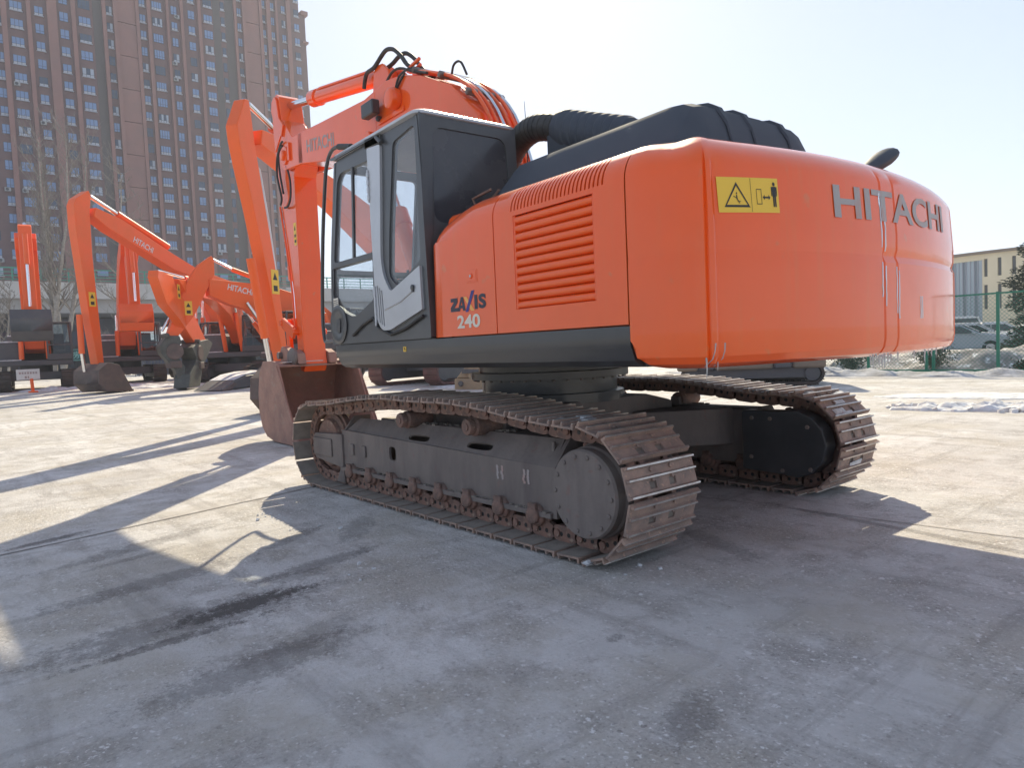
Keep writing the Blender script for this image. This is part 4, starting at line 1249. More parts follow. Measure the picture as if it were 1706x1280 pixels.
prof = [(0.34, 1.128), (0.16, 1.120), (0.07, 1.126), (0.028, 1.145), (0.008, 1.178), (0.0, 1.225), (0.0, 1.30), (0.0, 1.45), (0.0, 1.58), (0.001, 1.640), (0.013, 1.668), (0.015, 1.678), (0.005, 1.712), (0.004, 1.80), (0.0112, 1.90), (0.0170, 1.98), (0.0220, 2.05)]
NFLAT = len(prof)
for i in range(1, 15):
    a = R(90 * i / 14); prof.append((0.022 + 0.38 * (1 - math.cos(a)), 2.05 + 0.222 * math.sin(a)))
prof_door = [(0.0, z) for d, z in prof[:NFLAT]]
for i in range(1, 15):
    a = R(90 * i / 14); prof_door.append((0.19 * (1 - math.cos(a)), 2.072 + 0.19 * math.sin(a)))
normals = []
for i in range(len(plan)):
    a, b = plan[max(i - 1, 0)], plan[min(i + 1, len(plan) - 1)]
    t = Vector((b[0] - a[0], b[1] - a[1])).normalized()
    normals.append(Vector((t.y, -t.x)))      # towards the inside
sgn = 1 if (Vector((0, 0)) - Vector(plan[len(plan) // 2][:2])).dot(normals[len(plan) // 2]) > 0 else -1
arcl = [0.0]
for a, b in zip(plan, plan[1:]): arcl.append(arcl[-1] + math.dist(a[:2], b[:2]))
soft_n = []
for i in range(len(plan)):
    acc = Vector((0, 0)); 
    for k in range(len(plan)):
        w = max(0.0, 1 - abs(arcl[k] - arcl[i]) / 0.62)
        seg = (arcl[min(k + 1, len(plan) - 1)] - arcl[max(k - 1, 0)]) / 2
        acc += normals[k] * w * seg
    soft_n.append(acc.normalized())
rows = []
for pi_, (d_, z_) in enumerate(prof):
    r = []
    for (x, y, gd), n, n2 in zip(plan, normals, soft_n):
        n = n * sgn; n2 = n2 * sgn
        d, z = d_, z_
        if pi_ >= 13:                       # shoulder blends into the doors' shoulder at the seam
            w = max(0.0, min(1.0, (x + 2.62) / 0.26)); w = w * w * (3 - 2 * w)
            d, z = d_ + (prof_door[pi_][0] - d_) * w, z_ + (prof_door[pi_][1] - z_) * w
        groove = gd * max(0.0, min(1.0, (2.16 - z) / 0.10))
        wn_ = max(0.0, min(1.0, (d - 0.02) / 0.12)); n = (n * (1 - wn_) + n2 * wn_).normalized()
        dd = d
        # the waist crease is deep towards the far half and fades out at the near corner
        if 1.6 < z < 1.75: dd = d * (1.0 if y < 0.1 else 0.4 if y < 0.7 else 0.2)
        zz = z
        e = -2.455 - x
        if x > -2.455 and z < 1.26:         # front lower corner rounded off
            q = (x + 2.455) / 0.13; zmin = 1.128 + 0.14 * (1 - math.sqrt(max(0.0, 1 - min(1, q) ** 2))); zz = max(z, zmin)
        r.append((x + n.x * (dd + groove), y + n.y * (dd + groove), zz))
    rows.append(r)
g = G(); g.grid(rows)
nr, nc = len(rows), len(plan)
# top and bottom closed towards the machine's axis
topc = [( -2.325, y, 2.272) for x, y, z in rows[-1]]; o0 = len(g.v)
g.add([tuple(p) for p in rows[-1]] + topc, [(i, i + 1, nc + i + 1, nc + i) for i in range(nc - 1)])
g.add([tuple(p) for p in rows[0]] + [(-2.325, y, 1.135) for x, y, z in rows[0]], [(i, i + 1, nc + i + 1, nc + i) for i in range(nc - 1)])
cw = up(g, "counterweight", M['orange'], ang=21)
g = G(); g.bx(-2.35, -2.322, -1.3, 1.3, 1.20, 2.20); up(g, "backing_plate", M['black_paint'], cw, ang=0)

def on_cw(v, y, o=0.0):
    """point on the rear face at lateral position y, height v"""
    x = arc_x(y, o); return (x, y, v)
def cw_prism(g, pts, o, m=0):
    g.add([on_cw(z, y, o) for y, z in pts], [tuple(range(len(pts)))], m)
# warning decal: yellow plate, triangle with slipping figure, keep-clear pictogram
g = G()
DY0, DY1, DZ0, DZ1 = 1.308, 0.945, 1.842, 2.008
def D(u, v): return (DY0 + (DY1 - DY0) * u, DZ0 + (DZ1 - DZ0) * v + 0.012 * u)
def o_at(z): return -0.006 if False else 0.0
def inset(z):
    for (d0, a), (d1, b) in zip(prof, prof[1:]):
        if a <= z <= b: return d0 + (d1 - d0) * (z - a) / (b - a)
    return 0.0
def dq(g, pts, lift, m=0):
    P = [D(u, v) for u, v in pts]
    g.add([on_cw(z, y, lift - inset(z)) for y, z in P], [tuple(range(len(P)))], m)
for i in range(8): dq(g, [(i / 8, 0), ((i + 1) / 8, 0), ((i + 1) / 8, 0.5), (i / 8, 0.5)], 0.0025); dq(g, [(i / 8, 0.5), ((i + 1) / 8, 0.5), ((i + 1) / 8, 1), (i / 8, 1)], 0.0025)
dec = up(g, "warning_decal", M['yellow'], cw, ang=0, merge=False)
g = G()
for a in ([(0.09, 0.15), (0.50, 0.15), (0.478, 0.215), (0.118, 0.215)], [(0.50, 0.15), (0.295, 0.86), (0.295, 0.76), (0.468, 0.19)], [(0.09, 0.15), (0.122, 0.19), (0.295, 0.76), (0.295, 0.86)],
          [(0.525, 0.02), (0.53, 0.02), (0.53, 0.98), (0.525, 0.98)],
          [(0.615, 0.24), (0.70, 0.24), (0.70, 0.26), (0.615, 0.26)], [(0.615, 0.66), (0.70, 0.66), (0.70, 0.68), (0.615, 0.68)], [(0.615, 0.24), (0.622, 0.24), (0.622, 0.68), (0.615, 0.68)], [(0.695, 0.24), (0.702, 0.24), (0.702, 0.68), (0.695, 0.68)],
          [(0.75, 0.415), (0.82, 0.415), (0.82, 0.465), (0.75, 0.465)], [(0.718, 0.44), (0.752, 0.365), (0.752, 0.515)], [(0.852, 0.44), (0.818, 0.515), (0.818, 0.365)],
          [(0.872, 0.50), (0.886, 0.47), (0.892, 0.74), (0.872, 0.76)], [(0.958, 0.47), (0.972, 0.50), (0.972, 0.76), (0.952, 0.74)],
          [(0.893, 0.46), (0.951, 0.46), (0.955, 0.76), (0.890, 0.76)], [(0.895, 0.17), (0.918, 0.17), (0.920, 0.46), (0.895, 0.46)], [(0.927, 0.17), (0.950, 0.17), (0.950, 0.46), (0.925, 0.46)],
          [(0.905, 0.79), (0.925, 0.77), (0.942, 0.79), (0.945, 0.84), (0.935, 0.88), (0.918, 0.89), (0.904, 0.87), (0.900, 0.83)],
          [(0.285, 0.50), (0.30, 0.50), (0.305, 0.38), (0.285, 0.38)], [(0.24, 0.45), (0.285, 0.41), (0.287, 0.43), (0.245, 0.47)], [(0.29, 0.38), (0.305, 0.38), (0.34, 0.26), (0.325, 0.26)], [(0.285, 0.52), (0.302, 0.52), (0.302, 0.57), (0.285, 0.57)],
          [(0.30, 0.335), (0.355, 0.325), (0.355, 0.31), (0.30, 0.318)]):
    dq(g, a, 0.004)
up(g, "pictogram", M['ink'], dec, ang=0, merge=False)
# word HITACHI round the back
lw = 0.172
vs, fs = text_geo("HITACHI", 0.3, bold=0.007)
x0, x1 = min(v[0] for v in vs), max(v[0] for v in vs); ya, yb = min(v[1] for v in vs), max(v[1] for v in vs)
def cw_letter(v):
    z = 1.853 + (v[1] - ya) / (yb - ya) * lw + 0.024 * (v[0] - x0) / (x1 - x0)
    return on_cw(z, 0.545 - (v[0] - x0) / (x1 - x0) * 1.46, 0.004 - inset(z))
g = G(); g.add([cw_letter(v) for v in vs], fs)
up(g, "lettering", M['grey_print'], cw, ang=0, merge=False)
# icicles and frost along the lower edge
def icicle(y, z, L, r, o=-0.03):
    g = G(); x = arc_x(y, o)
    rnd = random.Random(int(abs(y) * 9999) + int(L * 1000))
    g.tube([(x, y, z), (x + rnd.uniform(-0.004, 0.004), y + rnd.uniform(-0.004, 0.004), z - L * 0.5), (x, y + 0.002, z - L)], [r, r * 0.65, 0.0008], 7, caps=False)
    up(g, "icicle", M['ice'], cw, ang=60, merge=False)
for y, z, L, r in ((1.372, 1.18, 0.11, 0.005), (1.31, 1.17, 0.06, 0.004), (0.20, 1.135, 0.06, 0.005), (0.17, 1.14, 0.08, 0.005), (0.14, 1.14, 0.05, 0.004), (0.10, 1.135, 0.07, 0.006), (0.07, 1.135, 0.08, 0.007), (0.045, 1.14, 0.09, 0.006), (0.0, 1.14, 0.07, 0.006), (-0.03, 1.135, 0.05, 0.006),
                  (-0.12, 1.14, 0.05, 0.006), (-0.36, 1.14, 0.06, 0.005), (-0.55, 1.14, 0.09, 0.006), (-0.70, 1.14, 0.05, 0.005), (-0.80, 1.15, 0.07, 0.005), (-0.62, 1.14, 0.04, 0.004), (-1.0, 1.16, 0.05, 0.004)):
    icicle(y, z, L, r)
def frost(y, za, zb, w, seed, gd=0.0):
    """thin run of ice frozen down a groove"""
    rnd = random.Random(seed); g = G(); rows = []
    n = max(3, int((zb - za) / 0.03))
    for i in range(n + 1):
        z = za + (zb - za) * i / n; ww = w * rnd.uniform(0.35, 1.0); c = y + rnd.uniform(-0.003, 0.003)
        rows.append([on_cw(z, c - ww, 0.001 - inset(z)), on_cw(z, c, 0.005 - inset(z)), on_cw(z, c + ww, 0.001 - inset(z))])
    g.grid(rows); up(g, "ice_run", M['ice'], cw, ang=60, merge=False)
for i, (y, za, zb, w) in enumerate(((0.11, 1.72, 2.02, 0.008), (0.07, 1.70, 1.95, 0.007), (0.115, 1.45, 1.64, 0.006), (0.078, 1.40, 1.62, 0.006), (-0.05, 1.36, 1.62, 0.006), (-0.078, 1.33, 1.60, 0.005), (-0.385, 1.33, 1.46, 0.005), (-0.41, 1.33, 1.46, 0.005), (1.30, 1.13, 1.24, 0.005), (1.352, 1.13, 1.24, 0.005))):
    frost(y, za, zb, w, i)
# dark lifting-lug cover / lamp on the far top edge
g = G(); rows = []
for t, w, h in ((0, 0.01, 0.005), (0.1, 0.05, 0.035), (0.25, 0.075, 0.05), (0.38, 0.085, 0.055), (0.45, 0.075, 0.045), (0.48, 0.03, 0.02)):
    c = Vector((-2.50, -0.60 - t * 0.92, 2.285 + t * 0.42))
    rows.append([tuple(c + Vector((w * math.cos(a), 0.3 * h * math.sin(a), h * math.sin(a)))) for a in [2 * math.pi * k / 12 for k in range(12)]])
g.grid(rows, wrap=True); g.f += [tuple(range(12)), tuple(range(60, 72))]; g.m += [0, 0]
up(g, "mirror", M['cover'], ang=40)
g = G(); g.bx(-2.53, -2.47, -0.85, -0.75, 2.24, 2.36); up(g, "mirror_foot", M['cover'], bev=0.01)

# ---- raised bonnet (black) with ribs
sec = lambda x, zt: [(x, 1.10, 2.255), (x, 1.045, 2.285), (x, 0.885, zt - 0.075), (x, 0.825, zt - 0.018), (x, 0.75, zt), (x, 0.2, zt + 0.012), (x, -0.15, zt), (x, -0.24, zt - 0.03), (x, -0.30, zt - 0.12), (x, -0.42, 2.25)]
rows = [sec(-0.60, 2.40), sec(-0.66, 2.55), sec(-0.74, 2.60), sec(-1.2, 2.606), sec(-1.8, 2.610), sec(-2.12, 2.612), sec(-2.22, 2.600), sec(-2.29, 2.565)]
last = [(-2.38, 1.06, 2.255), (-2.38, 1.0, 2.27), (-2.36, 0.82, 2.43), (-2.35, 0.74, 2.46), (-2.35, 0.6, 2.47), (-2.35, 0.2, 2.48), (-2.35, -0.12, 2.46), (-2.35, -0.20, 2.42), (-2.36, -0.27, 2.36), (-2.38, -0.40, 2.255)]
rows.append(last); rows.append([(-2.42, y, 2.25) for _, y, _ in last])
g = G(); g.grid(rows); n = len(last); g.f.append(tuple(range(n))); g.m.append(0)
bon = up(g, "bonnet", M['cover'], ang=26)
for y in (0.60, 0.36, -0.02):
    g = G(); pts = [(-0.76, y, 2.612), (-1.6, y, 2.618), (-2.14, y, 2.622), (-2.235, y, 2.606), (-2.30, y, 2.566), (-2.36, y, 2.47), (-2.41, y, 2.30)]
    w = 0.028
    rr = []
    for p in pts: rr.append([(p[0], p[1] - w, p[2] - 0.01), (p[0], p[1] - w * 0.7, p[2] + 0.016), (p[0], p[1] + w * 0.7, p[2] + 0.016), (p[0], p[1] + w, p[2] - 0.01)])
    g.grid(rr, wrap=True); up(g, "rib", M['cover'], bon, ang=30)

# ---- air cleaner: ribbed drum on the bonnet with a thick curved hose down behind the cab
g = G(); prof_ = []
x = -0.50
prof_ = [(0.03, -0.02), (0.09, -0.03), (0.13, -0.06), (0.155, -0.11), (0.170, -0.17)]
for i in range(8): prof_ += [(0.170, -0.19 - i * 0.080), (0.178, -0.203 - i * 0.080), (0.178, -0.245 - i * 0.080), (0.170, -0.258 - i * 0.080)]
prof_ += [(0.165, -0.84), (0.12, -0.865), (0.04, -0.87)]
g.lathe([(r, a) for r, a in prof_], (-0.54, 0.30, 2.865), 'x', 32)
for v in range(len(g.v)):
    a, b, c = g.v[v]; g.v[v] = (a, b, c + 0.10 + (a + 0.54) * 0.36)
g.bx(-1.05, -0.605, 0.16, 0.44, 2.55, 2.88)
ac = up(g, "air_cleaner", M['cover'], ang=30)
ctrl = [(0.17, 1.9), (0.16, 2.3), (0.134, 2.556), (0.098, 2.70), (0.0, 2.86), (-0.147, 2.972), (-0.309, 3.018), (-0.461, 3.002), (-0.66, 2.94)]
pts = []
for i in range(len(ctrl) - 1):
    for k in range(3):
        t = k / 3; p0, p1, p2, p3 = (Vector(ctrl[max(0, min(len(ctrl) - 1, i + j))]) for j in (-1, 0, 1, 2))
        q = 0.5 * (2 * p1 + (p2 - p0) * t + (2 * p0 - 5 * p1 + 4 * p2 - p3) * t * t + (3 * p1 - p0 - 3 * p2 + p3) * t ** 3)
        pts.append((q.x, 0.35, q.y))
pts.append((-0.66, 0.35, 2.94))
g = G(); g.tube(pts, [0.105] * len(pts), 18); hs = up(g, "intake_hose", M['hose'], ang=50)
for k in range(5, len(pts) - 1, 1):
    g = G(); a, b = Vector(pts[k]), Vector(pts[k + 1]); d = (b - a).normalized() * 0.009; c = (a + b) / 2
    g.tube([c - d, c + d], [0.1075, 0.1075], 18); up(g, "hose_ring", M['hose'], hs, ang=50)
g = G(); g.tube([(-0.2, 0.31, 2.6), (-0.2, 0.312, 3.08), (-0.195, 0.318, 3.29)], [0.006, 0.004, 0.002], 6); up(g, "antenna", M['hose'], ang=60)
# tangle of small hoses and fittings in front of the bonnet
g = G(); rnd = random.Random(2)
for k in range(9):
    y = 0.55 + 0.06 * k
    g.tube([(-0.52, y, 2.2), (-0.47 + rnd.uniform(-.05, .05), y + rnd.uniform(-.04, .04), 2.30 + rnd.uniform(0, .1)), (-0.60, y + rnd.uniform(-.06, .06), 2.42)], 0.012, 6)
up(g, "pipework", M['rust'], ang=60)
# ---- operator's cab
def rounded(pts, r, n=4):
    """round the corners of a 2-D outline"""
    out = []
    N = len(pts)
    for i in range(N):
        p, a, b = Vector(pts[i]), Vector(pts[i - 1]), Vector(pts[(i + 1) % N])
        rr = r[i] if isinstance(r, (list, tuple)) else r
        da, db = (a - p), (b - p)
        rr = min(rr, da.length * 0.45, db.length * 0.45)
        s, e = p + da.normalized() * rr, p + db.normalized() * rr
        for k in range(n + 1):
            t = k / n
            q = s * (1 - t) ** 2 + p * 2 * t * (1 - t) + e * t * t
            out.append((q.x, q.y))
    return out
CY = 1.432
CYR = 0.535
side_outline = rounded([(1.375, 1.352), (1.335, 2.0), (1.16, 2.985), (0.85, 3.0), (-0.30, 3.0), (-0.345, 2.5), (-0.385, 1.352)], [0.03, 0.3, 0.16, 0.05, 0.06, 0.3, 0.02])
win_front = rounded([(1.245, 2.085), (1.105, 2.85), (0.44, 2.83), (0.475, 2.085)], [0.05, 0.12, 0.03, 0.03])
win_rear = rounded([(0.075, 2.87), (-0.262, 2.92), (-0.285, 1.93), (0.09, 1.77), (0.21, 1.86), (0.185, 2.1)], [0.05, 0.05, 0.03, 0.05, 0.05, 0.1])
win_low = rounded([(1.305, 2.035), (0.485, 2.035), (0.50, 1.70), (0.88, 1.575), (1.17, 1.66), (1.31, 1.80)], [0.03, 0.03, 0.04, 0.06, 0.06, 0.05])
cabe = G()
cabe.plate(side_outline, [win_front, win_rear, win_low], lambda u, v, d: (u, CY - d - max(0, (v - 2.2)) * 0.02, v), 0.05)
side_r = [(x, z) for x, z in side_outline]
cabe.plate(side_r, [rounded([(1.2, 2.0), (1.06, 2.85), (0.35, 2.86), (0.35, 2.0)], 0.06), rounded([(0.25, 2.0), (0.25, 2.86), (-0.25, 2.86), (-0.28, 2.0)], 0.06)], lambda u, v, d: (u, CYR + d, v), 0.04)
# front frame: pillars, header, sill
def front_x(z): return 1.375 - 0.04 * min(1, (z - 1.35) / 0.65) - (0.175 * max(0, z - 2.0) / 0.985) - 0.02 * max(0, z - 2.6)
fo = [(CYR, 1.352), (CYR, 2.97), (CY, 2.97), (CY, 1.352)]
cabe.plate([(CYR, 1.36), (CYR, 2.3), (CYR, 2.955), (CY - 0.01, 2.955), (CY - 0.005, 2.3), (CY - 0.002, 1.36)],
           [rounded([(CYR + 0.06, 2.03), (CYR + 0.06, 2.88), (CY - 0.07, 2.88), (CY - 0.06, 2.03)], 0.05), rounded([(CYR + 0.06, 1.42), (CYR + 0.06, 1.97), (CY - 0.06, 1.97), (CY - 0.06, 1.42)], 0.05)],
           lambda u, v, d: (front_x(v) - d, u, v), 0.035)
cabe.plate([(CYR, 1.36), (CYR, 2.99), (CY - 0.02, 2.99), (CY, 1.36)], [rounded([(CYR + 0.07, 2.2), (CYR + 0.10, 2.90), (CY - 0.13, 2.90), (CY - 0.10, 2.2)], 0.09)], lambda u, v, d: (-0.385 + 0.06 * min(1, (v - 1.36) / 1.2) + d, u, v), 0.04)
cabe.bx(-0.36, 1.34, CYR + 0.02, CY - 0.05, 1.34, 1.40)
cab = up(cabe, "cab", M['cabin'], bev=0.006, ang=35)
# roof, slightly overhanging and crowned
rows = []
for z, ins in ((2.972, 0.012), (2.985, -0.012), (3.005, -0.012), (3.022, 0.015), (3.032, 0.08), (3.036, 0.3)):
    o = rounded([(1.155 - ins, CYR - 0.01 + ins), (1.155 - ins, CY + 0.0 - ins), (-0.325 + ins, CY - 0.0 - ins), (-0.325 + ins, CYR - 0.01 + ins)], 0.10, 5)
    rows.append([(x, y, z + 0.0) for x, y in o])
g = G(); g.grid(rows, wrap=True); n = len(rows[0]); g.f += [tuple(range(n))[::-1], tuple(range(5 * n, 6 * n))]; g.m += [0, 0]
up(g, "roof", M['silver'], cab, ang=40)
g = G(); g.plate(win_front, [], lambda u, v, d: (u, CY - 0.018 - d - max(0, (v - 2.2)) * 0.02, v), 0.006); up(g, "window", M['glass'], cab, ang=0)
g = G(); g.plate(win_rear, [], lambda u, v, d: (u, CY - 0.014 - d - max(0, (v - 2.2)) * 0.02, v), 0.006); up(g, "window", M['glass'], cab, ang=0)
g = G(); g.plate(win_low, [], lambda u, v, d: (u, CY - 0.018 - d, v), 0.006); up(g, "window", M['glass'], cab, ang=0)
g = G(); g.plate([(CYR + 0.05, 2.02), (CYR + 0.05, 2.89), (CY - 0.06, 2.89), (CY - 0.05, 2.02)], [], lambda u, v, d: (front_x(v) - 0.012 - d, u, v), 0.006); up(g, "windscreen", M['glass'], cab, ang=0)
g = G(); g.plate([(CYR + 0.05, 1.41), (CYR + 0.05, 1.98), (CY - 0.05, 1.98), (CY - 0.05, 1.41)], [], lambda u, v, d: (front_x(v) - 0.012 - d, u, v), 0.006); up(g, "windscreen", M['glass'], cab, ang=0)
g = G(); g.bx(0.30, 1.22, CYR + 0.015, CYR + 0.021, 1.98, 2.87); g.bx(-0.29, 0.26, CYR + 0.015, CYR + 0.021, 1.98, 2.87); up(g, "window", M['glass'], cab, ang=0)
g = G(); g.plate([(CYR + 0.06, 2.19), (CYR + 0.09, 2.91), (CY - 0.12, 2.91), (CY - 0.09, 2.19)], [], lambda u, v, d: (-0.385 + 0.06 * min(1, (v - 1.36) / 1.2) + 0.012 + d, u, v), 0.006); up(g, "window", M['glass_dark'], cab, ang=0)
# sash bar of the sliding side window and the rubber seals
g = G(); g.prism([(0.815, 2.85), (0.785, 2.85), (0.845, 2.085), (0.88, 2.085)], CY - 0.03, CY - 0.008); g.bx(0.47, 1.26, CY - 0.03, CY + 0.004, 2.035, 2.085); up(g, "sash", M['black_paint'], cab, bev=0.004)
# silver door: upright strip, lower panel with slits, hinges, latch
door_o = rounded([(0.475, 2.915), (0.245, 2.895), (0.275, 2.3), (0.300, 2.0), (0.265, 1.86), (0.165, 1.735), (-0.300, 1.885), (-0.308, 1.565), (0.20, 1.435), (0.345, 1.44), (0.425, 1.55), (0.43, 1.9)], [0.02, 0.02, 0.1, 0.1, 0.05, 0.04, 0.01, 0.01, 0.05, 0.06, 0.06, 0.1])
slits = [rounded([(0.385 - 0.034 * k, 1.80 - 0.02 * k), (0.368 - 0.034 * k, 1.80 - 0.02 * k), (0.352 - 0.034 * k, 1.50 - 0.015 * k), (0.368 - 0.034 * k, 1.50 - 0.015 * k)], 0.006, 2) for k in range(3)]
g = G(); g.plate(door_o, slits, lambda u, v, d: (u, CY + 0.022 - d - max(0, (v - 2.2)) * 0.02, v), 0.024)
door = up(g, "door", M['silver'], cab, bev=0.005, seg=2, ang=30)
g = G(); g.plate([(0.41, 1.83), (0.26, 1.83), (0.24, 1.45), (0.40, 1.45)], [], lambda u, v, d: (u, CY + 0.004 - d, v), 0.003); up(g, "slit_backing", M['ink'], cab, ang=0)
g = G(); g.tube([(0.26, CY + 0.024, 1.60), (0.0, CY + 0.024, 1.645), (-0.20, CY + 0.024, 1.715)], 0.006, 6); up(g, "crease", M['silver'], cab, ang=60)
g = G(); g.lathe([(0.020, CY + 0.022), (0.022, CY + 0.034), (0.012, CY + 0.038)], (-0.195, 0, 1.735), 'y', 14); g.bx(-0.21, -0.18, CY + 0.02, CY + 0.03, 1.70, 1.73); up(g, "door_latch", M['black_paint'], cab, ang=35)
g = G()
for z0 in (2.50, 2.56, 2.62, 2.68): g.bx(0.445, 0.475, CY + 0.0, CY + 0.026, z0, z0 + 0.04)
g.tube([(0.46, CY + 0.018, 2.48), (0.46, CY + 0.018, 2.74)], 0.008, 8); up(g, "hinge", M['silver'], cab, bev=0.003)
g = G()
for k in range(4): g.bx(0.41, 0.43, CY + 0.02, CY + 0.036, 1.50 + 0.075 * k, 1.565 + 0.075 * k)
g.tube([(0.42, CY + 0.03, 1.48), (0.42, CY + 0.03, 1.80)], 0.009, 8); up(g, "hinge", M['silver'], cab, bev=0.003)
g = G(); g.prism([(1.20, 2.995), (0.50, 2.99), (0.5, 2.915), (0.24, 2.905), (0.235, 2.97), (1.15, 2.975)][::-1], CY - 0.02, CY + 0.012); g.tube([(0.30, CY + 0.01, 2.965), (0.215, CY + 0.012, 2.90)], 0.018, 8); up(g, "rain_gutter", M['cabin'], cab, bev=0.004)
g = G(); g.lathe([(0.17, CY), (0.175, CY + 0.012), (0.145, CY + 0.02), (0.10, CY + 0.006)], (1.20, 0, 1.53), 'y', 24); g.prism(rounded([(1.155, 1.58), (1.235, 1.58), (1.24, 1.46), (1.17, 1.45)], 0.03), CY, CY + 0.014); up(g, "foot_hole_cover", M['black_paint'], cab, ang=35)
g = G(); g.bx(1.20, 1.30, CY + 0.0005, CY + 0.002, 1.645, 1.77); up(g, "notice", M['white'], cab, ang=0)
g = G()
for k in range(6): g.bx(1.21, 1.29, CY + 0.002, CY + 0.0035, 1.66 + 0.017 * k, 1.667 + 0.017 * k)
up(g, "printed_lines", M['ink'], cab, ang=0)
g = G(); g.tube([(0.90, CY + 0.012, 1.42), (0.70, CY + 0.014, 1.50), (0.50, CY + 0.014, 1.55), (0.40, CY + 0.014, 1.46), (0.2, CY + 0.014, 1.40), (-0.05, CY + 0.014, 1.44), (-0.31, CY + 0.014, 1.52)], 0.012, 6); up(g, "seal", M['hose'], cab, ang=60)
# inside the cab
g = G()
g.bx(-0.10, 0.42, 0.72, 1.16, 1.62, 1.76); g.prism([(-0.12, 1.74), (0.04, 1.74), (-0.10, 2.42), (-0.24, 2.42)], 0.72, 1.16); g.prism([(-0.15, 2.44), (-0.05, 2.44), (-0.10, 2.66), (-0.2, 2.66)], 0.82, 1.06)
up(g, "seat", M['soft'], cab, bev=0.04, seg=3)
g = G(); g.bx(-0.05, 0.55, 0.58, 0.72, 1.42, 1.86); g.bx(-0.05, 0.55, 1.18, 1.34, 1.42, 1.84); g.tube([(0.48, 0.6, 1.86), (0.52, 0.6, 2.08)], 0.016, 8); g.tube([(0.48, 1.26, 1.84), (0.52, 1.26, 2.06)], 0.016, 8); g.tube([(0.95, 0.9, 1.4), (0.85, 0.9, 2.0)], 0.015, 6); g.tube([(0.95, 1.05, 1.4), (0.85, 1.05, 2.0)], 0.015, 6)
g.bx(0.65, 1.0, 0.59, 0.68, 1.45, 2.12)
up(g, "console", M['soft'], cab, bev=0.015)
g = G(); g.bx(-0.28, 1.05, CYR + 0.06, CY - 0.08, 2.935, 2.955); g.bx(-0.3, -0.27, 0.6, 1.3, 1.5, 2.15); up(g, "lining", M['beige'], cab, bev=0.004)
# handrail in front of the cab
g = G(); g.tube(smooth([(0.98, 1.33, 3.00), (1.04, 1.3, 3.09), (1.36, 1.3, 3.165), (1.50, 1.3, 3.14), (1.59, 1.3, 3.05), (1.65, 1.3, 2.90), (1.78, 1.3, 2.38), (1.885, 1.3, 1.69), (1.87, 1.3, 1.42), (1.80, 1.3, 1.39), (1.62, 1.3, 1.39), (1.3, 1.3, 1.33)], 3), 0.018, 8)
up(g, "handrail", M['black_paint'], ang=60)
g = G(); g.tube([(1.04, 1.3, 3.09), (1.30, 1.3, 3.155)], 0.028, 8); up(g, "rail_sleeve", M['hose'], ang=60)

# ---- boom
BW = 0.25
boom_o = [(4.95, 4.385), (4.2, 4.325), (2.84, 4.225), (2.30, 4.27), (1.95, 4.22), (1.55, 4.085), (1.0, 3.82), (0.58, 3.43), (0.32, 2.8), (0.14, 1.95), (0.06, 1.72), (0.22, 1.55), (0.42, 1.66), (0.95, 2.35), (1.55, 2.92), (2.3, 3.36), (3.1, 3.60), (3.94, 3.775), (4.96, 3.965)]
g = G(); g.prism(boom_o, -BW, BW); boom = up(g, "boom", M['orange'], bev=0.014, seg=2, ang=30)
for y in (-0.25, 0.19):
    g = G(); o = [(4.80, 4.372)] + [(5.46 + 0.21 * math.cos(R(100 - 20 * i)), 4.20 + 0.21 * math.sin(R(100 - 20 * i))) for i in range(0, 11)] + [(4.80, 3.945)]
    g.prism(o, y, y + 0.06)
    up(g, "boom_nose", M['orange'], boom, bev=0.01, seg=2)
g = G(); g.lathe([(0.075, -0.30), (0.075, 0.30), (0.06, 0.315), (0.02, 0.317)], (5.46, 0, 4.20), 'y', 20); g.lathe([(0.13, 0.25), (0.13, 0.275)], (5.46, 0, 4.20), 'y', 20); g.bx(5.24, 5.30, 0.25, 0.28, 4.09, 4.34); up(g, "pin", M['orange'], boom, bev=0.004)
g = G(); g.bx(2.565, 2.57, -0.252, 0.2525, 3.5, 4.22); up(g, "weld_seam", M['orange'], boom, ang=0)
g = G()
for y in (-0.13, 0.09): g.prism([(2.38, 4.24), (2.45, 4.46), (2.58, 4.58), (2.72, 4.60), (2.80, 4.54), (2.86, 4.22)], y, y + 0.04)
up(g, "cylinder_bracket", M['orange'], boom, bev=0.008)
g = G(); g.tube([(0.3, -0.3, 1.68), (0.3, 0.36, 1.68)], 0.10, 16); up(g, "foot_pin", M['orange'], boom, ang=40)
vsl = 0.165
text_obj("HITACHI", 0.3, lambda u, v: (4.63 - u, BW + 0.003, 4.045 + v - u * 0.142), M['grey_print'], boom, bold=0.006, fit=(0.90, 0.17))
# work lamp and pipe clamp on the boom flank
g = G(); g.bx(2.36, 2.64, 0.30, 0.40, 3.915, 4.075); g.bx(2.42, 2.47, 0.25, 0.31, 3.86, 3.92); up(g, "work_lamp", M['lamp'], boom, bev=0.012)
g = G(); g.lathe([(0.115, 0.25), (0.12, 0.30), (0.105, 0.36), (0.05, 0.375)], (2.06, 0, 3.99), 'y', 20); g.bx(1.9, 2.5, 0.25, 0.27, 3.83, 3.88); up(g, "pipe_boss", M['orange'], boom, bev=0.006)
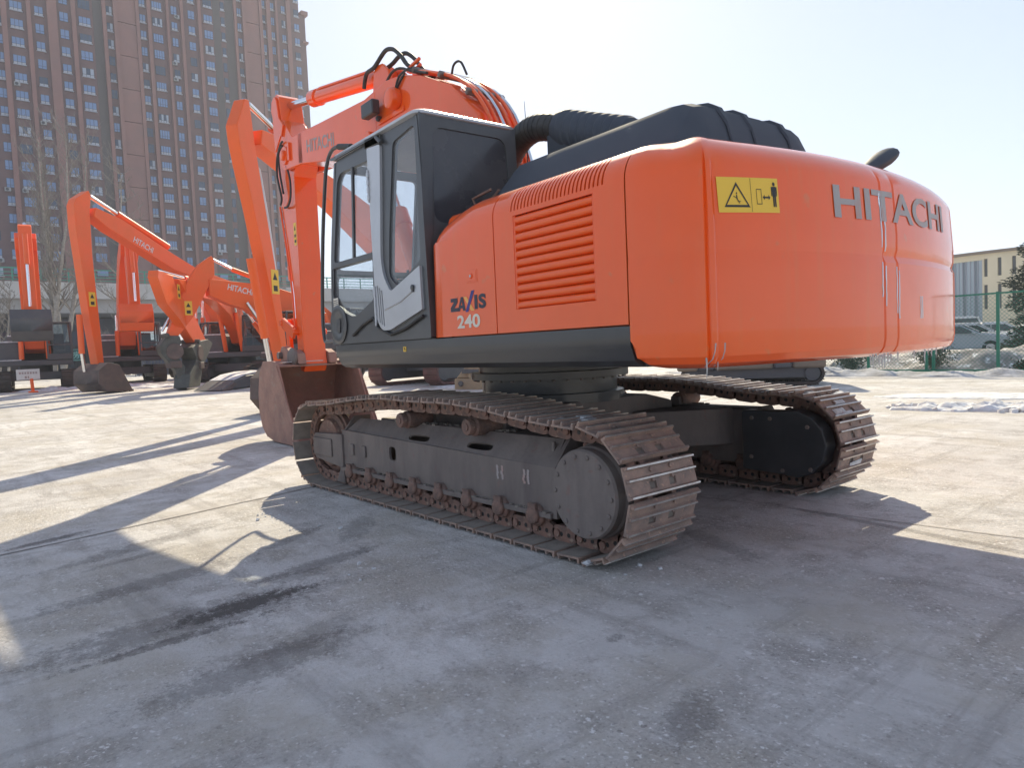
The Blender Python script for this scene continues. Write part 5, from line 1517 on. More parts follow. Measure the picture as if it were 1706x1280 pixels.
# pipes and hoses along the boom's back
for i, y in enumerate((-0.18, -0.12, -0.05, 0.02, 0.09, 0.16)):
    o = 0.035 + 0.012 * (i % 2)
    g = G(); g.tube(smooth([(2.2 - 0.1 * i, y, 4.275 + o), (1.95, y, 4.225 + o), (1.55, y, 4.09 + o), (1.0 - 0.02, y, 3.83 + o), (0.57, y, 3.45 + o * 0.8), (0.30, y, 2.85), (0.2, y, 2.3)], 4), 0.019, 8)
    up(g, "pipe", M['orange'] if i % 3 else M['chrome'], boom, ang=60)
for k, (x, z) in enumerate(((1.75, 4.17), (1.25, 3.96), (0.78, 3.65))):
    g = G(); g.box((x, 0, z + 0.045), (0.06, 0.44, 0.05), Matrix.Rotation(R(25 + 8 * k), 3, 'Y')); up(g, "pipe_clamp", M['frame_dark'], boom, bev=0.008)
for y, pts in ((0.15, [(3.02, 4.42), (2.99, 4.50), (2.92, 4.575), (2.76, 4.575), (2.66, 4.60), (2.55, 4.64), (2.45, 4.665), (2.36, 4.655), (2.25, 4.61), (2.17, 4.55), (2.08, 4.47), (1.98, 4.36), (1.75, 4.20)]),
               (0.05, [(2.85, 4.45), (2.72, 4.56), (2.6, 4.55), (2.46, 4.555), (2.36, 4.575), (2.27, 4.58), (2.19, 4.57), (2.11, 4.535), (2.03, 4.48), (1.95, 4.41), (1.82, 4.27), (1.62, 4.12)]),
               (0.20, [(2.42, 4.24), (2.25, 4.34), (2.05, 4.33), (1.8, 4.22), (1.5, 4.10)])):
    g = G(); g.tube(smooth([(x, y, z) for x, z in pts], 3), 0.024 if y < 0.2 else 0.015, 10); up(g, "hose", M['hose'], boom, ang=60)
for pts in ([(1.2, 0.1, 3.98), (1.12, 0.12, 4.07), (1.0, 0.12, 4.06), (0.93, 0.1, 3.92)], [(2.14, 0.262, 3.98), (1.98, 0.27, 4.12), (1.85, 0.26, 4.2)], [(2.06, 0.262, 4.1), (1.95, 0.27, 4.2), (1.75, 0.26, 4.22)]):
    g = G(); g.tube(smooth(pts), 0.012, 7); up(g, "hose", M['hose'], boom, ang=60)
# arm cylinder
def cyl(a, b, split, rb, rr, root, name="arm_cylinder", m='orange'):
    a, b = Vector(a), Vector(b); s = a + (b - a) * split; d = (b - a).normalized()
    g = G(); g.tube([a - d * 0.06, a, s, s], [rb * 0.9, rb, rb, rb * 0.6], 20); g.tube([s - d * 0.22, s - d * 0.215, s - d * 0.01, s + d * 0.02], [rb, rb * 1.22, rb * 1.22, rb * 0.8], 20)
    c = up(g, name, M[m], root, ang=35) if root is not ex else up(g, name, M[m], ang=35)
    g = G(); g.tube([s, b], rr, 16); up(g, "rod", M['chrome'], c, ang=60)
    g = G(); side = d.cross(Vector((0, 1, 0))); g.lathe([(rr * 1.7, -0.09), (rr * 1.7, 0.09)], tuple(b), 'y', 18); up(g, "rod_eye", M[m], c, bev=0.01)
    return c
c = cyl((2.68, 0, 4.50), (5.93, 0, 5.08), 0.685, 0.095, 0.056, ex)
g = G(); g.tube([(2.95, 0.07, 4.632), (4.5, 0.07, 4.91), (4.7, 0.05, 4.93)], 0.016, 8); up(g, "pipe", M['orange'], c, ang=60)
for s in (-1, 1):
    cyl((1.15, s * 0.37, 1.30), (2.55, s * 0.30, 3.68), 0.62, 0.085, 0.05, ex, "boom_cylinder")

# ---- arm
AW = 0.17
arm_o = [(6.05, 5.20), (5.90, 5.235), (5.80, 5.17), (5.72, 4.80), (5.36, 4.46), (5.24, 4.30), (5.25, 4.05), (5.365, 3.90), (5.375, 1.36), (5.33, 1.14), (5.42, 1.02), (5.54, 1.04), (5.62, 1.30), (5.64, 2.19), (5.83, 3.1), (5.98, 3.67), (6.12, 4.70), (6.11, 5.08)]
g = G(); g.prism(arm_o, -AW, AW); arm = up(g, "arm", M['orange'], bev=0.012, seg=2, ang=30)
g = G()
for y in (-0.20, 0.17): g.prism([(6.04, 5.15), (5.92, 5.20), (5.84, 5.12), (5.78, 4.85), (5.62, 4.70), (5.72, 4.55), (5.98, 4.80), (6.08, 5.02)], y, y + 0.03)
up(g, "gusset", M['orange'], arm, bev=0.006)
g = G(); g.prism([(6.05, 4.45), (5.68, 4.72), (5.66, 4.68), (6.04, 4.40)], AW, AW + 0.012); up(g, "stiffener", M['orange'], arm, bev=0.003)
g = G(); g.bx(5.40, 5.50, AW + 0.0005, AW + 0.003, 2.90, 3.23); d = up(g, "decal", M['yellow'], arm, ang=0)
g = G(); g.prism([(5.42, 3.12), (5.48, 3.12), (5.45, 3.19)], AW + 0.003, AW + 0.004); g.bx(5.42, 5.48, AW + 0.003, AW + 0.004, 3.02, 3.06); g.bx(5.42, 5.48, AW + 0.003, AW + 0.004, 2.94, 2.98); up(g, "print", M['ink'], d, ang=0)
for pts in ([(5.46, 0.28, 4.40), (5.62, 0.26, 4.38), (5.80, 0.25, 4.22), (5.86, 0.24, 3.98), (5.76, 0.23, 3.66), (5.84, 0.22, 3.56)], [(5.74, 0.2, 3.50), (5.54, 0.22, 3.49), (5.42, 0.22, 3.60), (5.40, 0.22, 3.84), (5.46, 0.24, 4.05)], [(5.52, 0.26, 4.36), (5.72, 0.25, 4.30), (5.78, 0.23, 4.05), (5.70, 0.22, 3.7)]):
    g = G(); g.tube(smooth(pts), 0.016, 8); up(g, "hose", M['hose'], arm, ang=60)
g = G(); g.tube([(5.97, 0.185, 3.55), (5.80, 0.185, 2.9), (5.66, 0.185, 2.2), (5.63, 0.185, 1.6)], 0.016, 8); g.tube([(6.02, 0.0, 4.0), (6.08, 0, 3.9), (5.98, 0, 3.5)], 0.03, 8); up(g, "pipe", M['orange'], arm, ang=60)
c = cyl((6.10, 0, 3.75), (6.02, 0, 1.78), 0.66, 0.075, 0.045, ex, "bucket_cylinder")
# linkage between arm and bucket
g = G()
for y in (-0.25, 0.20):
    g.prism([(5.52, 1.62), (5.60, 1.70), (6.00, 1.86), (6.10, 1.80), (6.04, 1.70), (5.62, 1.52)], y, y + 0.05)
for y in (-0.17, 0.11):
    g.prism([(5.98, 1.84), (6.10, 1.82), (6.06, 1.20), (5.94, 1.18), (5.92, 1.26)], y, y + 0.06)
for x, z in ((5.56, 1.62), (6.04, 1.78), (6.0, 1.22)): g.tube([(x, -0.27, z), (x, 0.27, z)], 0.05, 14)
up(g, "linkage", M['orange'], bev=0.008)

# ---- bucket, mouth turned to the machine
BH = 0.625
back = [(5.86, 1.20), (6.05, 1.02), (6.15, 0.72), (6.15, 0.42), (6.05, 0.20), (5.86, 0.07), (5.55, 0.025), (5.12, 0.02), (4.72, 0.025)]
mouth_top, mouth_low = (5.30, 1.13), (4.62, 0.03)
shell = [mouth_top, (5.5, 1.175)] + back
g = G(); rows = []
for y in (-BH + 0.03, BH - 0.03):
    rows.append([(x, y, z) for x, z in shell])
inner = []
for i, (x, z) in enumerate(shell):
    a, b = shell[max(0, i - 1)], shell[min(len(shell) - 1, i + 1)]
    t = Vector((b[0] - a[0], b[1] - a[1])).normalized(); n_ = Vector((t.y, -t.x))
    inner.append((x + n_.x * 0.025 * 1, z + n_.y * 0.025))
if (Vector(inner[5]) - Vector((5.4, 0.6))).length > (Vector(shell[5]) - Vector((5.4, 0.6))).length:
    inner = [(2 * s_[0] - i_[0], 2 * s_[1] - i_[1]) for s_, i_ in zip(shell, inner)]
ring = shell + inner[::-1]
g.prism(ring, -BH + 0.03, BH - 0.03)
bucket = up(g, "bucket", M['bucket'], bev=0.004, ang=40)
for y in (-BH, BH - 0.03):
    g = G(); g.prism([(5.26, 1.16)] + [(5.5, 1.20)] + [(x + 0.015, z) for x, z in back[:6]] + [(5.55, 0.015), (4.72, 0.015), (4.60, 0.06), (4.72, 0.25), (4.98, 0.62)], y, y + 0.03)
    up(g, "side_plate", M['bucket'], bucket, bev=0.005)
for y in (-BH - 0.012, BH):
    g = G(); g.prism([(5.27, 1.13), (5.36, 1.13), (5.10, 0.66), (4.86, 0.27), (4.78, 0.10), (4.58, 0.05), (4.70, 0.27), (4.95, 0.65)], y, y + 0.012)
    up(g, "side_cutter", M['bucket'], bucket, bev=0.003)
g = G(); g.bx(4.52, 4.80, -BH + 0.01, BH - 0.01, 0.012, 0.055); up(g, "lip", M['rust'], bucket, bev=0.006)
for k in range(5):
    y = -BH + 0.10 + k * (2 * BH - 0.20) / 4
    g = G(); g.prism([(4.60, 0.10), (4.50, 0.085), (4.32, 0.02), (4.33, 0.005), (4.60, 0.004)], y - 0.05, y + 0.05); up(g, "tooth", M['rust'], bucket, bev=0.01)
for y in (-0.30, 0.18):
    g = G(); g.prism([(5.26, 1.14), (5.30, 1.30), (5.46, 1.36), (5.60, 1.28), (5.74, 1.38), (5.96, 1.42), (6.06, 1.30), (5.98, 1.10), (5.88, 1.16), (5.5, 1.17)], y, y + 0.12)
    up(g, "hinge_ear", M['bucket'], bucket, bev=0.012)
g = G()
for x, z in ((5.44, 1.24), (5.96, 1.28)): g.tube([(x, -0.36, z), (x, 0.36, z)], 0.055, 16)
g.lathe([(0.14, 0.29), (0.15, 0.33), (0.10, 0.37), (0.03, 0.375)], (5.44, 0, 1.24), 'y', 18)
up(g, "bucket_pin", M['frame_dark'], bucket, ang=35)
g = G(); g.bx(5.33, 5.52, -0.10, 0.16, 1.176, 1.186); g.bx(5.33, 5.48, -0.50, -0.36, 1.176, 1.184); g.bx(5.36, 5.45, 0.36, 0.48, 1.176, 1.184)
o = up(g, "frost", M['snow'], bucket, ang=0); o["kind"] = "stuff"
# ------------------------------------------------------------------ the other parked excavators
M['bg_black'] = mat("machine_grey_black", (0.070, 0.074, 0.085), (0.095, 0.094, 0.098), 2.0, rough=0.55)
M['bg_track'] = mat("dusty_machine_track", (0.075, 0.055, 0.048), (0.045, 0.04, 0.038), 4.0, rough=0.85)
M['bg_track_red'] = mat("reddish_rusted_track", (0.17, 0.075, 0.065), (0.11, 0.06, 0.055), 3.0, rough=0.85)
M['tool_grey'] = mat("grey_green_attachment", (0.10, 0.105, 0.095), (0.06, 0.062, 0.058), 3.0, rough=0.6)
M['bg_bucket'] = mat("dark_brown_bucket", (0.15, 0.105, 0.095), (0.10, 0.08, 0.075), 3.0, rough=0.75)
M['bg_glass'] = glass_mat("machine_cab_glass", (0.62, 0.68, 0.70), 0.4)

def stadium(hl, r, n=10):
    o = []
    for i in range(n + 1):
        a = R(-90 + 180 * i / n); o.append((hl + r * math.cos(a), r + r * math.sin(a)))
    for i in range(n + 1):
        a = R(90 + 180 * i / n); o.append((-hl + r * math.cos(a), r + r * math.sin(a)))
    return o

def bg_track(root, yc, w, hl, r, rz, m='bg_track'):
    g = G(); out = stadium(hl, r - 0.03); inn = stadium(hl, r - 0.10)
    out = [(x, z + 0.03) for x, z in out]; inn = [(x, z + 0.10) for x, z in inn]
    n = len(out)
    for s in (-1, 1):
        pass
    vs = [(x, yc - w / 2, z) for x, z in out] + [(x, yc + w / 2, z) for x, z in out] + [(x, yc + w / 2, z) for x, z in inn] + [(x, yc - w / 2, z) for x, z in inn]
    fs = []
    for i in range(n):
        j = (i + 1) % n
        for a in range(4): b = (a + 1) % 4; fs.append((a * n + i, a * n + j, b * n + j, b * n + i))
    g.add(vs, fs)
    P, L = resample(out + [out[0]], 46)
    for i, (x, z) in enumerate(P):
        a, b = P[i - 1], P[(i + 1) % 46]
        t = Vector((b[0] - a[0], 0, b[1] - a[1])).normalized(); n_ = Vector((t.z, 0, -t.x))
        rot = Matrix((t, Vector((0, 1, 0)), n_)).transposed()
        g.box(Vector((x, yc, z)) + n_ * 0.015, (0.022, w - 0.01, 0.04), rot)
        g.box(Vector((x, yc, z)) + n_ * 0.004 + t * 0.05, (0.018, w * 0.96, 0.025), rot)
    t = g.obj("track", M[m], root, ang=0, rz=rz)
    g = G(); g.prism([(-hl, 0.2), (hl, 0.2), (hl, 0.52), (hl - 0.4, 0.66), (-hl + 0.3, 0.66), (-hl, 0.5)], yc - w * 0.33, yc + w * 0.33)
    g.lathe([(r * 0.66, -w * 0.4), (r * 0.66, w * 0.4)], (hl, yc, r), 'y', 20); g.lathe([(r * 0.66, -w * 0.38), (r * 0.62, w * 0.42)], (-hl, yc, r), 'y', 20)
    g.obj("track_frame", M['bg_black'], t, bev=0.01)
    return t

def ribbon(g, poly, hw):
    g.prism(poly, -hw, hw)

def bg_machine(name, label, loc, head, track_yaw=None, sc_=1.0, boom=None, arm=None, cyls=(), bucket=None, tool=None, text=None, hw=0.3, aw=0.22, body='orange_far', bucket_m='bg_bucket', track_m='bg_track', pipe=None, group="other excavators parked in the yard", bwid=1.3, decal=None, slim=1.0):
    e = empty("excavator", loc, 0.0)
    tag(e, label, "excavator", group)
    H = R(head); T = R(track_yaw if track_yaw is not None else head)
    def P(g, nm, m, parent=None, **k):
        return g.obj(nm, M[m] if isinstance(m, str) else m, parent or e, rz=(H if parent is None else 0.0), **k)
    s = sc_
    for y in (-1.2 * s, 1.2 * s): bg_track(e, y, 0.58 * s, 1.78 * s, 0.43 * s, T, track_m)
    g = G(); g.bx(-1.0 * s, 1.0 * s, -0.95 * s, 0.95 * s, 0.42 * s, 0.78 * s); g.lathe([(0.62 * s, 0.76 * s), (0.62 * s, 1.08 * s)], (0, 0, 0), 'z', 28); g.obj("car_body", M['bg_black'], e, rz=T, bev=0.02)
    g = G(); g.bx(-2.4 * s, 1.35 * s, -1.40 * s, 1.40 * s, 1.06 * s, 1.30 * s); P(g, "revolving_frame", 'bg_black', bev=0.03)
    g = G(); g.bx(-2.3 * s, -0.35 * s, 0.42 * s, 1.41 * s, 1.31 * s, 2.14 * s); d = P(g, "side_door", body, bev=0.07, seg=3)
    g = G()
    for k in range(7): g.bx(-1.95 * s, -1.35 * s, 1.405 * s, 1.425 * s, (1.5 + k * 0.075) * s, (1.54 + k * 0.075) * s)
    P(g, "louvre", 'bg_black', d, ang=0)
    g = G(); g.bx(-2.3 * s, 0.95 * s, -1.41 * s, -0.45 * s, 1.31 * s, 2.10 * s); P(g, "tank_box", 'bg_black' if body == 'bg_black' else body, bev=0.06, seg=3)
    g = G(); g.bx(-2.3 * s, -0.5 * s, -1.1 * s, 1.0 * s, 2.1 * s, 2.42 * s); P(g, "bonnet", 'bg_black', bev=0.08, seg=3)
    g = G(); o = [(-2.32, 1.42), (-2.7, 1.32), (-2.9, 0.8), (-2.97, 0.0), (-2.9, -0.8), (-2.7, -1.32), (-2.32, -1.42)]
    g.prism([(x * s, y * s) for x, y in o], 1.1 * s, 2.24 * s, 'z'); P(g, "counterweight", body, bev=0.10, seg=3)
    g = G(); g.bx(-2.1 * s, -0.6 * s, -1.0 * s, 0.9 * s, 2.425 * s, 2.48 * s); g.bx(-0.5 * s, 0.9 * s, -1.38 * s, -0.48 * s, 2.105 * s, 2.17 * s); g.bx(0.96 * s, 1.32 * s, -1.36 * s, -0.5 * s, 1.305 * s, 1.35 * s); q = P(g, "snow_cover", 'snow', bev=0.01); q["kind"] = "stuff"
    # cab: posts, roof, panels, panes
    x0, x1, y0, y1, z0, z1 = -0.34 * s, 1.32 * s, 0.44 * s, 1.41 * s, 1.31 * s, 2.98 * s
    g = G(); t = 0.07 * s; xf = x1 - 0.22 * s
    for (xb, xt, y) in ((x0, x0 + 0.03, y0), (x0, x0 + 0.03, y1), (x1, xf, y0), (x1, xf, y1), (x0 + 0.85 * s, x0 + 0.85 * s, y1)):
        yy = y + t / 2 if y == y0 else y - t / 2
        g.prism([(xb, z0), (xb + t, z0), (xt + t, z1 - 0.05 * s), (xt, z1 - 0.05 * s)], yy - t / 2, yy + t / 2)
    g.bx(x0, x1 + t, y0, y1, z0, z0 + 0.10 * s); g.bx(x0, x0 + 0.05, y0, y1, z0, z0 + 0.8 * s)
    g.bx(x0, x0 + 0.85 * s, y1 - 0.05, y1, z0, z0 + 0.55 * s); g.bx(x0 + 0.85 * s, x1, y1 - 0.05, y1, z0, z0 + 0.30 * s); g.bx(x1 - 0.0, x1 + 0.05, y0, y1, z0, z0 + 0.25 * s); g.bx(x1 - 0.08, x1 - 0.03, y0, y1, z0 + 0.62 * s, z0 + 0.68 * s)
    cb = P(g, "cab", 'bg_black', bev=0.01)
    g = G(); g.bx(x0 - 0.02, xf + t + 0.02, y0 - 0.01, y1 + 0.01, z1 - 0.07 * s, z1); P(g, "roof", 'bg_black', cb, bev=0.03, seg=2)
    for pts, ya in (([(x0 + t, z0 + 0.1 * s), (x1, z0 + 0.1 * s), (xf, z1 - 0.1 * s), (x0 + t, z1 - 0.1 * s)], y1 - 0.03), ([(x0 + t, z0 + 0.1 * s), (x1, z0 + 0.1 * s), (xf, z1 - 0.1 * s), (x0 + t, z1 - 0.1 * s)], y0 + 0.02)):
        g = G(); g.prism(pts, ya - 0.004, ya + 0.004); P(g, "window", 'bg_glass', cb, ang=0)
    g = G(); g.prism([(x1 + 0.02, z0 + 0.1 * s), (x1 + 0.03, z0 + 0.1 * s), (xf + 0.03, z1 - 0.1 * s), (xf + 0.02, z1 - 0.1 * s)], y0 + t, y1 - t); P(g, "windscreen", 'bg_glass', cb, ang=0)
    g = G(); g.bx(x0 + 0.06, x0 + 0.068, y0 + t, y1 - t, z0 + 0.8 * s, z1 - 0.1 * s); P(g, "rear_window", 'bg_glass', cb, ang=0)
    g = G(); g.bx(0.0, 0.5 * s, 0.7 * s, 1.15 * s, 1.6 * s, 1.74 * s); g.prism([(-0.04 * s, 1.7 * s), (0.1 * s, 1.7 * s), (-0.02 * s, 2.5 * s), (-0.16 * s, 2.5 * s)], 0.7 * s, 1.15 * s); P(g, "seat", 'soft', cb, bev=0.04, seg=2)
    g = G(); g.tube([(1.35 * s, 1.36 * s, 1.3 * s), (1.5 * s, 1.4 * s, 1.5 * s), (1.5 * s, 1.4 * s, 2.7 * s), (1.3 * s, 1.4 * s, 2.95 * s)], 0.025, 6); P(g, "handrail", 'bg_black', ang=60)
    if boom:
        g = G(); ribbon(g, boom, hw); bm_ = P(g, "boom", 'orange_far', bev=0.03, seg=2, ang=30)
        g = G()
        top = boom[1:len(boom) // 2]
        for y in (-0.12, 0.0, 0.12): g.tube([(x, y, z + 0.03) for x, z in top], 0.025, 5, caps=False)
        P(g, "pipes", 'bg_black', bm_, ang=60)
        if text:
            (ax, az), (bx_, bz), (cx, cz) = text
            hgt = math.dist((ax, az), (cx, cz)); wid = math.dist((ax, az), (bx_, bz))
            ux, uz = (bx_ - ax) / wid, (bz - az) / wid
            vx, vz = -uz, ux
            if vz < 0: vx, vz = -vx, -vz
            ox, oz = ax - vx * hgt, az - vz * hgt
            text_obj("HITACHI", 0.3, lambda u, v: (ox + ux * u + vx * v, hw + 0.006, oz + uz * u + vz * v), M['white_paint'], bm_, bold=0.004, fit=(wid, hgt))
    if arm:
        if slim < 1.0:                      # narrower stick about its own long axis
            n_ = len(arm); mz_ = sum(p[1] for p in arm) / n_; mr_ = sum(p[0] for p in arm) / n_
            k_ = sum((p[1] - mz_) * (p[0] - mr_) for p in arm) / sum((p[1] - mz_) ** 2 for p in arm)
            arm = [(mr_ + k_ * (z - mz_) + (r - mr_ - k_ * (z - mz_)) * slim, z) for r, z in arm]
        g = G(); ribbon(g, arm, aw); am = P(g, "arm", 'orange_far', bev=0.03, seg=2, ang=30)
        if decal:
            (ax, az) = decal
            g = G(); g.bx(ax - 0.13, ax + 0.13, aw + 0.002, aw + 0.006, az - 0.26, az + 0.26); dd = P(g, "decal", 'yellow', am, ang=0)
            g = G(); g.prism([(ax - 0.08, az + 0.04), (ax + 0.08, az + 0.04), (ax, az + 0.2)], aw + 0.006, aw + 0.009); g.bx(ax - 0.07, ax + 0.07, aw + 0.006, aw + 0.009, az - 0.2, az - 0.08); P(g, "print", 'ink', dd, ang=0)
        xm = sum(p[0] for p in arm) / len(arm)
    for i, (nm, a, b, c_, rb) in enumerate(cyls):
        g = G(); g.tube([(a[0], 0, a[1]), (b[0], 0, b[1])], rb, 12); cc = P(g, nm, 'orange_far', ang=40)
        g = G(); g.tube([(b[0], 0, b[1]), (c_[0], 0, c_[1])], rb * 0.6, 10); P(g, "rod", 'chrome', cc, ang=60)
    if boom:
        fx, fz = 1.1 * s, 1.35 * s
        mid = boom[int(len(boom) * 0.28)]
        low = min(boom, key=lambda p: abs(p[0] - 2.2 * s) + (0 if p[1] < 4.2 * s else 9) )
        for y in (-hw - 0.12, hw + 0.12):
            g = G(); a = Vector((fx, y, fz)); b = Vector((low[0], y * 0.95, low[1] + 0.25)); mm = a + (b - a) * 0.62
            g.tube([a, mm], 0.10 * s, 12); cc = P(g, "boom_cylinder", 'orange_far', ang=40)
            g = G(); g.tube([mm, b], 0.06 * s, 10); P(g, "rod", 'chrome', cc, ang=60)
    if pipe:
        g = G(); g.tube([(x, -aw - 0.06, z) for x, z in pipe], 0.05, 8); g.tube([(x, -aw - 0.16, z) for x, z in pipe], 0.04, 8); P(g, "pipe", 'silver', ang=60)
    if bucket:
        poly = bucket
        g = G()
        for y in (-bwid / 2, bwid / 2 - 0.04): g.prism(poly, y, y + 0.04)
        n = len(poly)
        for i in range(n - 1):
            a, b = poly[i], poly[i + 1]
            c0 = Vector((sum(p[0] for p in poly) / n, sum(p[1] for p in poly) / n))
            def inn(p): v = (c0 - Vector(p)).normalized() * 0.035; return (p[0] + v.x, p[1] + v.y)
            g.prism([a, b, inn(b), inn(a)], -bwid / 2 + 0.04, bwid / 2 - 0.04)
        bk = P(g, "bucket", bucket_m, bev=0.006)
        (xa, za), (xb, zb) = poly[-1], poly[0]
        lo = min(poly, key=lambda p: p[1])
        for k in range(5):
            y = -bwid / 2 + 0.1 + k * (bwid - 0.2) / 4
            g = G(); g.box((poly[-1][0], y, poly[-1][1]), (0.16, 0.10, 0.10)); P(g, "tooth", bucket_m, bk, bev=0.01)
    if tool:
        g = G(); g.prism(tool, -0.28, 0.28); g.tube([(tool[0][0], -0.34, tool[0][1]), (tool[0][0], 0.34, tool[0][1])], 0.10, 10)
        tl = P(g, "hydraulic_shear", 'tool_grey', bev=0.04, seg=2)
        g = G(); mx = sum(p[0] for p in tool) / len(tool); mz = sum(p[1] for p in tool) / len(tool)
        g.lathe([(0.30, -0.33), (0.30, 0.33)], (mx, 0, mz + 0.25), 'y', 16); g.bx(mx - 0.2, mx + 0.2, -0.36, 0.36, mz - 0.35, mz - 0.1)
        P(g, "jaw_pivot", 'bg_bucket', tl, bev=0.02)
    return e

bg_machine("A", "excavator with highest lettered boom and long arm planted on a brown bucket", (32.26, -14.04, 0.32), 118.8, sc_=1.15, body='bg_black',
    boom=[(15.11, 6.64), (14.05, 6.37), (11.71, 5.31), (10.46, 4.8), (7.74, 4.26), (5.04, 4.19), (2.43, 3.9), (-0.3, 2.49), (0.46, 1.75), (3.5, 3.07), (5.11, 3.32), (7.8, 3.51), (10.82, 4.47), (11.76, 4.69), (14.56, 5.91), (15.21, 6.3)],
    arm=[(16.01, 6.62), (15.86, 6.87), (15.18, 7.23), (15.08, 7.06), (15.2, 6.43), (15.25, 4.93), (15.08, 0.82), (15.4, 0.76), (15.7, 2.87), (16.01, 5.84)],
    bucket=[(14.9, 0.90), (15.35, 1.0), (15.75, 0.74), (15.78, 0.25), (15.47, -0.05), (14.9, -0.08), (14.40, -0.08)],
    cyls=(("arm_cylinder", (11.72, 5.62), (14.01, 6.60), (15.1, 7.07), 0.13), ("bucket_cylinder", (15.85, 2.75), (15.86, 1.35), (15.80, 0.7), 0.10)),
    text=[(13.55, 5.80), (12.70, 5.44), (13.62, 5.58)], hw=0.30, aw=0.20, slim=0.75, decal=(15.45, 3.3))
bg_machine("B", "large excavator whose slanted orange arm rises just beside the lead machine's arm", (16.03, -10.02, 0.12), 123.8, track_yaw=104, sc_=1.06,
    boom=[(10.42, 5.9), (9.88, 5.92), (8.24, 5.57), (7.32, 5.46), (4.47, 4.94), (0.99, 3.87), (-0.6, 2.52), (0.04, 1.6), (2.59, 2.96), (5.33, 3.97), (7.48, 4.79), (8.25, 5.0), (9.89, 5.43), (10.49, 5.57)],
    arm=[(11.35, 5.81), (11.05, 6.11), (10.76, 6.41), (10.53, 6.43), (10.49, 6.22), (10.45, 5.62), (10.32, 4.9), (10.09, 3.67), (9.91, 2.65), (9.79, 1.6), (9.76, 0.53), (10.03, 0.55), (10.06, 1.08), (10.32, 2.11), (10.62, 3.23), (10.92, 4.23), (11.21, 5.07), (11.33, 5.51)],
    bucket=[(9.5, 0.85), (9.9, 0.95), (10.3, 0.70), (10.35, 0.25), (10.05, -0.02), (9.5, -0.04), (9.05, -0.04)],
    cyls=(("arm_cylinder", (7.9, 5.86), (9.75, 6.15), (10.55, 6.40), 0.11), ("bucket_cylinder", (10.78, 3.2), (10.45, 1.55), (10.3, 0.85), 0.09)),
    hw=0.22, aw=0.14, slim=0.6, pipe=[(10.5, 5.27), (10.28, 5.31), (10.05, 5.19), (9.83, 4.07), (9.62, 2.6)], track_m='bg_track_red', decal=(10.18, 2.75), bwid=1.1)
bg_machine("C", "excavator with nearly level lettered boom, its folded arm holding the nearer shear", (23.15, -7.77, 0.2), 88.6, sc_=0.95, body='bg_black',
    boom=[(3.57, 4.1), (1.66, 3.93), (1.07, 3.83), (0.42, 3.64), (0.02, 2.62), (0.13, 1.60), (0.62, 1.75), (0.91, 2.5), (1.61, 2.44), (2.26, 2.96), (2.88, 3.15), (3.59, 3.48)],
    arm=[(3.41, 4.98), (3.86, 4.65), (4.32, 4.01), (4.81, 2.88), (5.13, 2.0), (4.87, 1.86), (4.63, 2.12), (4.15, 2.74), (3.71, 3.57), (3.34, 4.26), (3.33, 4.83)],
    tool=[(5.17, 2.0), (5.45, 1.62), (5.39, 1.35), (4.94, 0.71), (4.86, 0.0), (4.60, 0.0), (4.62, 0.83), (4.94, 1.44), (4.67, 1.72), (4.74, 1.99)],
    cyls=(("arm_cylinder", (1.6, 4.14), (2.64, 4.51), (3.31, 4.85), 0.09), ("tool_cylinder", (4.42, 3.81), (4.91, 2.77), (5.26, 2.18), 0.08)),
    text=[(2.88, 3.93), (1.96, 3.72), (2.92, 3.70)], hw=0.26, aw=0.2, decal=(4.35, 3.0))
bg_machine("D", "excavator behind the level boom, arm crossing downward, holding the farther grey demolition shear", (29.33, -7.41, 0.27), 145.4, sc_=1.0, body='bg_black',
    boom=[(8.19, 3.94), (4.69, 4.07), (2.23, 3.87), (0.35, 3.32), (-0.25, 2.47), (-0.1, 1.6), (0.62, 1.70), (0.92, 2.10), (2.25, 2.94), (4.07, 3.43), (7.41, 3.46)],
    arm=[(9.78, 4.08), (8.29, 4.01), (8.13, 3.62), (7.45, 3.24), (6.7, 3.0), (5.08, 1.67), (6.65, 1.56), (8.22, 2.5), (9.37, 2.96), (9.96, 3.84)],
    tool=[(6.63, 1.7), (7.29, 1.47), (6.88, 1.02), (7.71, 0.48), (7.94, 0.0), (6.72, 0.0), (6.28, 0.77), (5.51, 1.23), (4.93, 1.67), (5.47, 1.81)],
    cyls=(("arm_cylinder", (4.67, 4.17), (6.88, 4.11), (9.23, 4.10), 0.09),), text=[(5.3, 3.84), (3.86, 3.76), (5.4, 3.64)], hw=0.25, aw=0.17, slim=0.85, decal=(8.0, 3.5))
bg_machine("H", "excavator half hidden behind the two shear machines with only its cab and lower boom showing", (33.63, -7.74, 0.32), 97.5, sc_=0.95, body='bg_black',
    boom=[(1.8, 4.62), (0.9, 4.52), (0.23, 4.17), (-0.2, 3.42), (-0.2, 1.6), (0.45, 1.7), (0.5, 3.1), (0.85, 3.97), (1.82, 4.25)],
    arm=[(2.59, 4.89), (2.09, 4.67), (1.84, 4.01), (1.47, 2.8), (1.40, 2.3), (1.62, 2.3), (2.12, 3.26), (2.55, 4.29)],
    cyls=(("arm_cylinder", (0.59, 4.62), (1.49, 4.75), (2.37, 4.84), 0.09),), hw=0.27, aw=0.18)
FB_ = [(0.2, 1.6), (-0.1, 2.0), (0.35, 3.4), (1.1, 4.7), (2.4, 5.9), (3.7, 6.45), (3.95, 6.2), (3.75, 5.75), (2.85, 5.25), (1.9, 4.3), (1.1, 3.0), (0.75, 1.8)]
FA_ = [(3.95, 6.75), (3.55, 6.65), (3.45, 6.2), (3.85, 4.6), (4.0, 3.2), (4.35, 3.2), (4.5, 4.6), (4.3, 6.2), (4.25, 6.65)]
